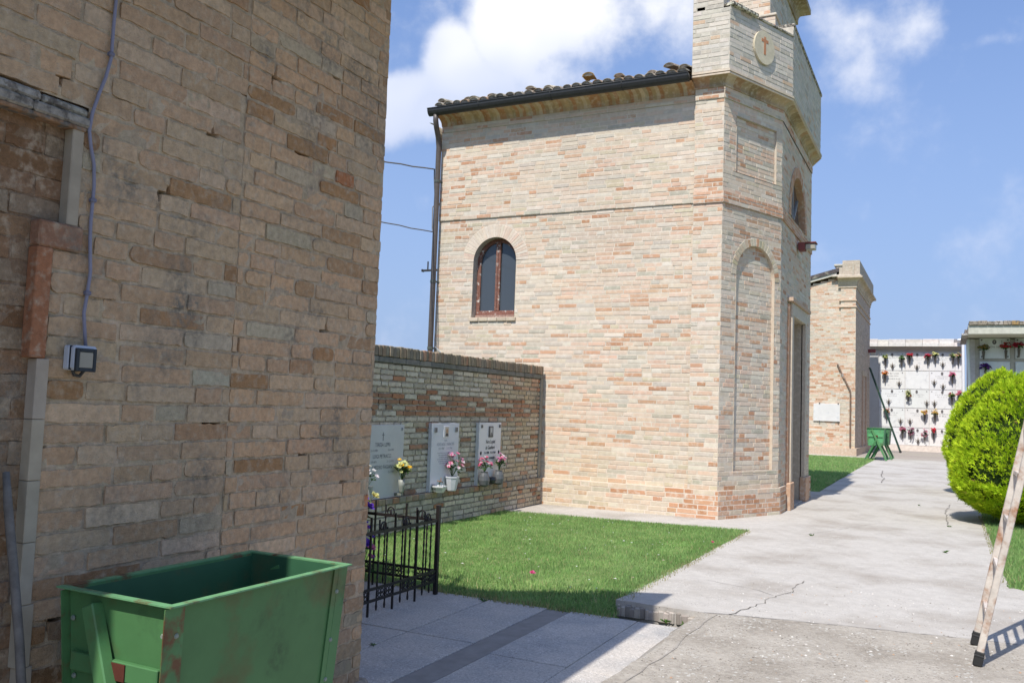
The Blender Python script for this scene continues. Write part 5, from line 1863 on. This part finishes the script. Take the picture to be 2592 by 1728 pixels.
rowz = [4.44, 3.61, 2.78, 1.93, 1.05, .265]
nslabs = {}
for i in range(4):
    for j in range(5):
        mb = MB()
        x0, x1, z0, z1 = colx[i] + .012, colx[i + 1] - .012, rowz[j + 1] + .012, rowz[j] - .012
        c = jit((.74, .73, .715), R0, .03)
        mb.box((x0, YN - .012, z0), (x1, YN + .022, z1), c, .004)
        sl = build('niche_slab', mb, 'marble', nw)
        nslabs[i, j] = sl
        if i == 3:
            continue
        if (i, j) == (1, 1):
            continue
        mb = MB()
        cx = (x0 + x1) / 2
        O = (0, YN - .0125, 0)
        mN_ = V(0, -1, 0)
        if (i, j) != (0, 1):
            disc(mb, O, X1, Z1, mN_, cx + R0.uniform(-.03, .03), z1 - .09, .05, .065, .02, (.14, .13, .13), 14)
            build('photo_plate', mb, 'plain', sl)
        mb = MB()
        for sx in (x0 + .09, x1 - .09):
            disc(mb, O, X1, Z1, mN_, sx, z1 - .07, .018, .018, .02, (.10, .09, .09), 8)
        build('stud', mb, 'dark_metal', sl)
        mb = MB()
        if (i, j) == (0, 0):
            text_faces(mb, 'BIGGI PALMA', .11, O, X1, Z1, mN_, (.28, .27, .27), cx, z1 - .26, thick=.002)
        else:
            # worn lettering, only unreadable strokes remain
            dark = .20 if (i, j) in ((0, 1), (2, 3)) else .45
            for q, (zz, hw) in enumerate(((.24, .30), (.33, .22)) if (i, j) != (0, 1) else ((.14, .28), (.25, .26), (.38, .36))):
                xx = cx - hw * .9
                while xx < cx + hw * .9:
                    w = R0.uniform(.012, .035)
                    mb.box((xx, YN - .015, z1 - zz), (xx + w, YN - .0125, z1 - zz + R0.uniform(.03, .05)), (dark, dark, dark))
                    xx += w + R0.uniform(.015, .05)
        build('lettering', mb, 'matte', sl)

# vases, flowers and lamps of the niches: positions read as (x, z) on the niche face
def niche_xz(nx, nz):
    # nx, nz are a wall position in the 0..1 frame of the niche block
    return -2.76 + nx * 3.10, 4.43 - nz * 4.18


def cone_vase(x, z, y, label, s=1.0):
    mb = MB()
    mb.tube([(x, y, z - .30 * s), (x, y - .04, z)], [.022 * s, .052 * s], 10, (.10, .09, .08))
    mb.bar((x, y, z - .2 * s), (x, y + .09, z - .2 * s), .02, .02, (.12, .11, .1))
    return single('cone_vase', mb, 'dark_metal', label, 'vase', (x, y, z - .30 * s), 'cone vases on the white burial niches')


GLF = (.045, .10, .03)
FL = [  # x, z, colours, words
    (-2.50, 4.10, [(1, ((.30, .30, .08), PALE)), (2, ((.10, .16, .05), (.2, .25, .08)))], 'sparse green and cream flowers, leftmost in the top row of white niches'),
    (-1.83, 4.08, [(2, ((.08, .16, .06), (.3, .35, .2)))], 'dark green leafy bunch, second in the top row of white niches'),
    (-1.50, 4.20, one(RED, (.5, .12, .1)), 'small red bunch, third in the top row of white niches'),
    (-.76, 4.17, one(RED, PINK), 'red and pink bunch right next to a cream bunch, top row of white niches'),
    (-.46, 4.24, [(2, (PALE, WHT)), (1, ((.35, .33, .10), PALE))], 'cream bunch, taller one in the middle of the top row of white niches'),
    (.24, 4.20, [(2, ((.55, .50, .22), WHT)), (1, ((.2, .26, .08), PALE))], 'yellowish bunch near the right end of the top row of white niches'),
    (.46, 4.18, [(2, ((.5, .42, .2), PALE)), (1, ((.45, .18, .16), PALE))], 'yellow and pink bunch by the white drainpipe, top row'),
    (-2.52, 3.36, one(ORA, (.62, .30, .05)), 'bright orange bunch on the white niches, second row from top'),
    (.22, 3.36, one(PINK, (.5, .12, .2)), 'pink bunch on the white niches, second row from top'),
    (-1.55, 2.52, [(2, ((.30, .32, .14), PALE)), (1, ((.35, .12, .08), ORA))], 'trailing green and yellow bunch, left in the middle row of niches'),
    (.20, 2.44, [(1, ((.22, .04, .05), RED)), (1, ((.1, .15, .05), PALE))], 'dark red and green bunch, middle row of niches'),
    (.48, 2.54, one(PINK, (.55, .2, .12)), 'salmon pink bunch at the right end of the middle row of niches'),
    (-2.45, 1.66, [(2, ((.40, .10, .08), PALE)), (2, ((.45, .30, .12), WHT))], 'mixed red and cream bunch behind the green ladder, fourth row of niches'),
    (-.88, 1.66, one((.58, .40, .08), (.55, .24, .2)), 'yellow and pink bunch, left one of a pair in the fourth row of niches'),
    (-.47, 1.66, one((.60, .42, .12), (.5, .3, .2)), 'yellow bunch, right one of a pair in the fourth row of niches'),
    (.46, 1.92, [(1, ((.4, .05, .06), WHT)), (1, (PINK, WHT))], 'red and white bunch nearest the clipped bushes, fourth row of niches'),
    (-1.78, .86, one((.42, .12, .20), (.48, .26, .28)), 'dusty pink bunch by the ladder, bottom row of niches'),
    (-1.45, .86, one((.34, .10, .20), (.5, .35, .36)), 'trailing purple pink bunch, second in the bottom row of niches'),
    (-.88, .80, [(2, ((.46, .14, .20), WHT)), (1, (WHT, PINK))], 'trailing pink and white bunch, third in the bottom row of niches'),
    (-.52, .86, one((.62, .03, .06), RED), 'vivid red bunch in the bottom row of niches'),
]
VL = ['sparse green and cream flowers, leftmost in the top niche row', 'dark green bunch, second in the top niche row', 'small red bunch, third in the top niche row',
      'red and pink bunch beside the cream one, top niche row', 'taller cream bunch in the middle of the top niche row', 'yellowish bunch near the right end of the top niche row', 'yellow and pink bunch by the white drainpipe',
      'bright orange bunch, second niche row', 'pink bunch, second niche row', 'trailing green and yellow bunch, middle niche row', 'dark red and green bunch, middle niche row', 'salmon pink bunch, middle niche row',
      'mixed bunch behind the green ladder, fourth niche row', 'left one of two yellow bunches, fourth niche row', 'right one of two yellow bunches, fourth niche row', 'red and white bunch, fourth niche row',
      'dusty pink bunch by the ladder, bottom niche row', 'purple pink bunch, bottom niche row', 'trailing pink and white bunch, bottom niche row', 'vivid red bunch, bottom niche row']
for i, (x, z, cl, lab) in enumerate(FL):
    cone_vase(x, z, YN - .10, 'dark cone vase under the ' + VL[i])
    trail = 'trailing' in lab
    bouquet('flower_bunch', (x, YN - .14, z - .01), .27, .125, 20, cl, lab, 200 + i, .050, .9, .9 if trail else .25, (0, -.03), GLF, 'flowers on the white burial niches')

LAMPS = [(-2.21, 3.85, 'second from left, top row'), (-1.20, 3.80, 'middle column, top row'), (-.16, 3.93, 'third column, top row'), (-1.93, 3.05, 'beside the orange flowers, second row'),
         (-.50, 3.12, 'left of the pink flowers, second row'), (-.15, 2.95, 'under the pink flowers, second row'), (-2.36, 2.22, 'on a short bar, third row'), (-.80, 2.20, 'middle of the third row'), (-.49, 2.20, 'right of centre, third row'),
         (-1.87, 1.36, 'left of centre, fourth row'), (-1.48, 1.36, 'centre, fourth row'), (.17, 1.34, 'right side, fourth row'), (-1.15, .50, 'between trailing flowers, bottom row'), (-.14, .48, 'right side, bottom row')]
lamp0 = None
for x, z, w in LAMPS:
    if lamp0 is None:
        lamp0 = thing('votive_lamp', '', 'grave lamp', (x, YN - .08, z), 'bronze votive lamps on the white niches')
        mb = MB()
        mb.lathe([(.012, -.14), (.030, -.10), (.05, -.02), (.062, 0), (.05, .01)], (x, YN - .09, z), 10, (.13, .11, .09))
        build('cup', mb, 'dark_metal', lamp0, True)
        mb = MB()
        mb.lathe([(.03, .01), (.035, .06), (.02, .10), (.004, .16)], (x, YN - .09, z), 8, (.42, .38, .34))
        build('flame_glass', mb, 'plain', lamp0, True)
        mb = MB()
        mb.tube([(x - .11, YN - .06, z + .05), (x - .05, YN - .08, z), (x + .05, YN - .08, z), (x + .11, YN - .06, z + .05)], .012, 6, (.20, .17, .14))
        build('arm', mb, 'dark_metal', lamp0, True)
        o = lamp0
    else:
        o = lamp0.copy()
        S.collection.objects.link(o)
        for c in lamp0.children:
            c2 = c.copy()
            S.collection.objects.link(c2)
            c2.parent = o
        o.location = (x, YN - .08, z)
    o['label'] = 'bronze votive lamp on the white niches, ' + w

# white drain pipe at the right end of the niche wall
mb = MB()
mb.tube([(.42, YN - .40, 4.95), (.55, YN - .42, 4.98), (.63, YN - .42, 4.90), (.64, YN - .42, 4.7), (.66, YN - .42, 2.2), (.66, YN - .42, .01)], .062, 12, (.78, .78, .80))
dp2 = single('drainpipe', mb, 'plain', 'white drainpipe at the corner between the two niche walls', 'drainpipe', (.66, YN - .42, 0), None, True)

# right-hand niche block with deep shading canopy
rn = thing('burial_niche_block', 'grey concrete niche block under a deep lichened canopy behind the clipped bushes', 'niche wall', (3.0, 38.6, 0))
YR = 38.2
mb = MB()
mb.box((.74, YR - .0, 0), (.98, 41.0, 4.62), (.50, .49, .50), .006)
mb.box((1.0, YR + .06, 0), (7.0, 41.0, 4.62), (.44, .43, .40))
for k in range(6):
    x = 1.04 + k * 1.20
    mb.box((x - .075, YR + .015, 0), (x + .075, YR + .08, 4.62), (.40, .385, .35), .004)
for z in (4.70, 3.80, 2.92, 2.0, 1.1, .2):
    mb.box((1.0, YR + .010, z - .085), (7.0, YR + .08, min(z + .06, 4.62)), (.40, .385, .35), .004)
build('body', mb, 'plaster', rn)
mb = MB()
mb.box((.72, 36.5, 4.66), (7.4, 41.2, 4.99), (.50, .49, .42), .01)
build('canopy', mb, 'plaster', rn)
mb = MB()
x = .74
while x < 7.4:
    w = R0.uniform(.2, .4)
    mb.box((x, 36.43, 4.992), (x + w - .006, 41.2, 5.14 + R0.uniform(-.015, .015)), jit(pick(R0, [(3, (.32, .27, .21)), (2, (.42, .38, .33)), (1, (.36, .23, .10))]), R0, .12), .012)
    x += w
mb.box((.50, 36.6, 4.62), (.72, 41.0, 4.70), (.48, .46, .44), .01)
mb.box((.60, 36.6, 4.70), (.735, 41.0, 4.84), (.28, .24, .22), .01)
build('roof', mb, 'lichen_stone', rn)
for k in range(3):
    for j, zc in enumerate((4.26, 3.36, 2.46)):
        mb = MB()
        x0 = 1.14 + k * 1.20
        mb.box((x0, YR - .005, zc - .39), (x0 + 1.02, YR + .06, zc + .39), jit((.63, .67, .70), R0, .03), .005)
        sl = build('niche_slab', mb, 'marble', rn)
        O = (0, YR - .0055, 0)
        mb = MB()
        for sx in (x0 + .07, x0 + .95):
            for zz in (zc - .32, zc + .32):
                disc(mb, O, X1, Z1, V(0, -1, 0), sx, zz, .028, .028, .03, (.07, .07, .08) if j == 0 else (.75, .75, .75), 10)
        build('stud', mb, 'dark_metal', sl)
        mb = MB()
        disc(mb, O, X1, Z1, V(0, -1, 0), x0 + (.50 if j == 0 else .80), zc + (.24 if j == 0 else .12), .07, .09, .02, (.09, .09, .10), 14)
        disc(mb, (0, YR - .026, 0), X1, Z1, V(0, -1, 0), x0 + (.50 if j == 0 else .80), zc + (.25 if j == 0 else .13), .03, .04, .004, (.36, .35, .34), 12)
        build('photo_plate', mb, 'plain', sl)
        if k == 0 and j == 0:
            mb = MB()
            text_faces(mb, 'SIPONI  NELL', .10, O, X1, Z1, V(0, -1, 0), (.13, .13, .14), x0 + .51, zc + .02, thick=.002, sx=.85)
            mb.box((x0 + .745, YR - .012, zc + .17), (x0 + .755, YR - .0055, zc + .32), (.15, .15, .16))
            mb.box((x0 + .715, YR - .0115, zc + .265), (x0 + .785, YR - .0055, zc + .275), (.15, .15, .16))
            build('lettering', mb, 'matte', sl)
for x, z, cl, lab, hh in ((1.27, 4.15, [(1, ((.30, .20, .06), (.2, .24, .1)))], 'withered ochre flowers on the shaded niche block, top left', .3),
                          (2.02, 4.18, [(1, (RED, (.2, .12, .06)))], 'dark red flowers on the shaded niche block, top row beside its first slab', .36),
                          (2.45, 4.24, one((.38, .03, .07), RED), 'crimson flowers on the shaded niche block, rightmost in its top row', .3),
                          (1.34, 3.40, one((.12, .04, .26), (.20, .06, .24)), 'big violet bunch on the shaded niche block, second row', .30)):
    cone_vase(x, z, YR - .10, 'dark cone vase of the ' + lab.split(' on ')[0].split(' at ')[0], 1.1)
    bouquet('flower_bunch', (x, YR - .14, z - .01), hh, .19, 22, cl, lab, 300 + int(x * 10), .062, .8, .2, (0, -.03), GLF, 'flowers on the shaded niche block')
mb = MB()
mb.tube([(.74, 37.9, 4.60), (.72, 37.9, 4.4), (.80, 37.9, 2.0), (.82, 37.9, .01)], .055, 12, (.66, .70, .68))  # pale tube drawn for the sunlit strip on the side pillar
single('drainpipe', mb, 'plain', 'pale tube standing in for the sunlit strip along the shaded niche block', 'drainpipe', (.82, 37.9, 0), None, True)

# ================================================================== LADDERS
def ladder(name, label, A, B, D, w, th, step, mat, col, feet, seed, group=None):
    """two rails from foot A up to B, second rail offset along D by w"""
    r = random.Random(seed)
    t = thing(name, label, 'ladder', tuple(A), group)
    A, B, D = V(*A), V(*B), V(*D)
    D = D / np.linalg.norm(D)
    d = (B - A) / np.linalg.norm(B - A)
    L = np.linalg.norm(B - A)
    n = np.cross(d, D)
    for k in (0, 1):
        mb = MB()
        o = D * (w * k)
        mb.bar(A + o + d * .05, B + o, th, th * 1.25, col, tuple(n), .004)
        build('rail', mb, mat, t)
        if feet:
            mb = MB()
            mb.bar(A + o, A + o + d * .085, th * 1.35, th * 1.65, (.025, .025, .024), tuple(n), .005)
            mb.bar(A + o + d * .055, A + o + d * .065, th * 1.5, th * 1.8, (.03, .03, .03), tuple(n), .002)
            build('rubber_foot', mb, 'plain', t)
    s = step
    while s < L - .05:
        mb = MB()
        p = A + d * s
        mb.bar(p + D * (th * .5), p + D * (w - th * .5), th * .75, th * .75, jit(col, r, .1), tuple(d))
        build('rung', mb, mat, t)
        s += step
    return t


dL = V(.255, .0, .90)
ladder('ladder', 'rusty cream painted metal ladder with black rubber feet leaning beside the nearer clipped bush', (.155, 5.84, .0), tuple(V(.155, 5.84, 0) + V(.205, 0, .975) * 2.9), (0, 1, 0), .53, .030, .28, 'rusty_paint', (.56, .50, .43), True, 5)
ladder('ladder', 'long dark green metal ladder leaning on the far chapel in front of white niches', (-1.74, 40.25, .005), (-2.97, 40.22, 3.58), (0, 1, 0), .42, .045, .30, 'paint_metal', (.020, .055, .040), True, 6)

# ================================================================== CLIPPED BUSHES
def clipped_bush(loc, rx, rz, zc, n, label, seed, ex=1.0):
    rg = np.random.default_rng(seed)
    t = thing('clipped_bush', label, 'bush', loc, 'round clipped conifers beside the path')
    b = V(*loc)

    def surf(th, ph):
        st = math.sin(th)
        # egg: broad shoulders, tapering to a narrow foot
        z = math.cos(th)
        st = st ** (ex if z > 0 else 1)
        r_ = rx * st * (1.0 if z > 0 else (1 - .10 * z * z))
        return V(r_ * math.cos(ph), r_ * math.sin(ph), zc + rz * (z if z > 0 else z * (zc / rz)))
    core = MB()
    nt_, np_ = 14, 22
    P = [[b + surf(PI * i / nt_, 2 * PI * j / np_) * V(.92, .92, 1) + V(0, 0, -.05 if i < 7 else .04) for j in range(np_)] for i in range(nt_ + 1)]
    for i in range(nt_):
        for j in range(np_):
            core.face([P[i][j], P[i + 1][j], P[i + 1][(j + 1) % np_], P[i][(j + 1) % np_]], (.018, .034, .008))  # solid core; the shade between the sprays is put into its colour
    # sprays
    nc = int(n / 26)
    cu, cp = rg.uniform(-1, 1, nc), rg.uniform(0, 2 * PI, nc)
    which = rg.integers(0, nc, n)
    sg = .060
    th = np.clip(np.arccos(cu[which]) + rg.normal(0, sg, n) * .8, 0, PI)
    ph = cp[which] + rg.normal(0, sg, n) / np.maximum(np.sin(th), .15)
    cdep = rg.uniform(0, .030, nc)[which]
    u = np.cos(th)
    st, z = np.sin(th), np.cos(th)
    bumps = 1 + .028 * np.sin(ph * 5 + 2.1 * z * 3) * np.sin(z * 7 + ph * 2) + .02 * np.sin(ph * 13 + z * 17)
    stx = np.where(z > 0, st ** ex, st)
    rad = rx * stx * np.where(z > 0, 1.0, 1 - .10 * z * z) * bumps
    zz = zc + np.where(z > 0, rz * z * bumps, zc * z)
    c = np.stack([rad * np.cos(ph), rad * np.sin(ph), zz], 1)
    nr = np.stack([st * np.cos(ph) / rx, st * np.sin(ph) / rx, z / rz], 1)
    nr /= np.linalg.norm(nr, axis=1)[:, None]
    depth = rg.exponential(.038, n) - .012
    shoot = rg.random(n) < .008
    depth[shoot] -= .03
    c = c - nr * (depth + cdep)[:, None] + b
    up = np.array([0, 0, 1.])
    d = nr * rg.uniform(.5, 1.0, n)[:, None] + up * rg.uniform(.25, .95, n)[:, None] + rg.normal(0, .32, (n, 3))
    d /= np.linalg.norm(d, axis=1)[:, None]
    s = np.cross(d, rg.normal(0, 1, (n, 3)))
    s /= np.linalg.norm(s, axis=1)[:, None]
    L = rg.uniform(.035, .09, n)[:, None]
    w = L * rg.uniform(.20, .34, n)[:, None]
    # each spray: a stem blade plus two side fronds
    tri = []
    tri.append(np.stack([c - s * w * .5, c + s * w * .5, c + d * L], 1))
    dl = d * .8 + s * .55
    dr = d * .8 - s * .55
    tri.append(np.stack([c + d * L * .15, c + d * L * .4 + s * w * .3, c + dl * L * .85], 1))
    tri.append(np.stack([c + d * L * .4 - s * w * .3, c + d * L * .15, c + dr * L * .85], 1))
    vs = np.stack(tri, 1).reshape(-1, 3) - b
    f = (rg.normal(.5, .22, n) + rg.normal(0, .2, nc)[which]).clip(0, 1)[:, None]
    col = np.array([.28, .46, .014]) * (1 - f) + np.array([.62, .76, .035]) * f
    brown = rg.random(n) < .012
    col[brown] = (.24, .15, .05)
    cc = np.ones((n * 9, 4), np.float32)
    cc[:, :3] = np.repeat(col, 9, axis=0)
    me = bpy.data.meshes.new('crown')
    m = n * 3
    me.vertices.add(m * 3)
    me.vertices.foreach_set('co', vs.ravel())
    me.loops.add(m * 3)
    me.loops.foreach_set('vertex_index', np.arange(m * 3, dtype=np.int32))
    me.polygons.add(m)
    me.polygons.foreach_set('loop_start', np.arange(0, m * 3, 3, dtype=np.int32))
    me.polygons.foreach_set('loop_total', np.full(m, 3, np.int32))
    ca = me.color_attributes.new('Col', 'FLOAT_COLOR', 'CORNER')
    ca.data.foreach_set('color', cc.ravel())
    me.materials.append(MATS['leaf'])
    me.update(calc_edges=True)
    o = bpy.data.objects.new('crown', me)
    S.collection.objects.link(o)
    o.parent = t
    build('dark_core', core, 'matte', t)
    mb = MB()
    mb.tube([b + V(0, 0, -.05), b + V(.02, .01, .2), b + V(-.02, 0, .6)], [.09, .07, .05], 8, (.10, .07, .045))
    build('trunk', mb, 'pole_wood', t)


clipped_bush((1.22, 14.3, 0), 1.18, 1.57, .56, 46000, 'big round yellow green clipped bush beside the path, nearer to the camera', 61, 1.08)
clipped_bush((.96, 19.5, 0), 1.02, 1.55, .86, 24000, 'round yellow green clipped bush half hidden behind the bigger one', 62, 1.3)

# ================================================================== SMALL THINGS ON THE GROUND
mb = MB()
r = random.Random(55)
for i in range(900):
    x, y = r.uniform(-1.45, 1.6), 3.6 + 4.2 * r.random() ** 1.4
    a = r.uniform(.003, .010)
    q = [(x + a * r.uniform(.6, 1.3) * math.cos(t_ * PI / 2.5 + .3), y + a * r.uniform(.6, 1.3) * math.sin(t_ * PI / 2.5 + .3), -.001) for t_ in range(5)]
    tp_ = (x, y, a * r.uniform(.4, .8))
    cl = jit(pick(r, [(4, (.60, .57, .52)), (3, (.36, .32, .27)), (1, (.45, .30, .20)), (2, (.22, .20, .17))]), r, .15)
    for k in range(5):
        mb.face([q[k], q[(k + 1) % 5], tp_], cl)
o = struct('grit', mb, 'matte', 'stuff')
o['label'] = 'loose grit and shell chips scattered over the worn near concrete'
o['category'] = 'grit'
mb = MB()
r = random.Random(77)
for i in range(70):
    f = r.random()
    x = r.uniform(-5.0, -2.2)
    y = 6.2 + f * 4.5 + EDGE1(x) * f
    a = r.uniform(0, PI)
    s = r.uniform(.008, .017)
    z = r.uniform(.028, .05)
    mb.face([(x - s * math.cos(a), y - s * math.sin(a), z), (x + s * .6 * math.sin(a), y - s * .6 * math.cos(a), z + .004), (x + s * math.cos(a), y + s * math.sin(a), z), (x - s * .6 * math.sin(a), y + s * .6 * math.cos(a), z + .006)], jit(pick(r, [(6, (.72, .70, .66)), (1, (.55, .45, .35))]), r, .1))
o = struct('fallen_petals', mb, 'petal', 'stuff')
o['label'] = 'small white petals and daisies scattered over the near lawn'
o['category'] = 'petals'
mb = MB()
blossom(mb, (-3.05, 6.62, .035), (.2, -.3, 1), r, .028, (.55, .10, .22), (.5, .03, .12))
single('fallen_flower', mb, 'petal', 'bright pink fallen blossom lying on the near lawn', 'flower', (-3.05, 6.62, .0))
mb = MB()
blossom(mb, (-2.22, 9.35, .035), (.2, -.3, 1), r, .020, (.50, .10, .18), (.5, .03, .12))
single('fallen_flower', mb, 'petal', 'small dark pink fallen blossom at the lawn corner by the path', 'flower', (-2.22, 9.35, .0))


def weed(x, y, s, label, seed, n=9, z=.0):
    r = random.Random(seed)
    mb = MB()
    for k in range(n):
        a = r.uniform(0, 2 * PI)
        leafy(mb, (x, y, z), (math.cos(a), math.sin(a), r.uniform(.3, 1.3)), s * r.uniform(.6, 1.2), s * .12, jit((.07, .14, .03), r, .25), r)
    single('weed', mb, 'leaf', label, 'weed', (x, y, z), 'weeds in the concrete')


weed(-.02, 10.55, .06, 'small weed tuft in the open path near the clipped bush', 1)
weed(-1.42, 10.9, .055, 'tiny weed sprouting in the path near the lawn corner', 2)
weed(-.40, 16.0, .05, 'pair of weed leaves in the far middle of the path', 3)
weed(.02, 13.15, .06, 'weed at the edge of the bush shadow on the path', 4)
weed(-1.80, 6.19, .06, 'weed growing under the broken lip of the path', 5, z=-.10)
weed(-1.66, 6.18, .05, 'yellowish weed at the crack under the path lip', 6, z=-.10)
weed(-3.17, 6.02, .06, 'weed tuft where the paving joint meets the lawn', 7, z=-.10)
weed(-3.16, 4.55, .04, 'weed in the paving joint near the building corner', 8, z=-.10)
weed(-5.48, 10.2, .12, 'leafy weed growing on top of the plaque wall', 9, 12, 1.975)

S.render.engine = 'CYCLES'
S.cycles.max_bounces = 6
S.cycles.use_denoising = True
bpy.context.view_layer.update()
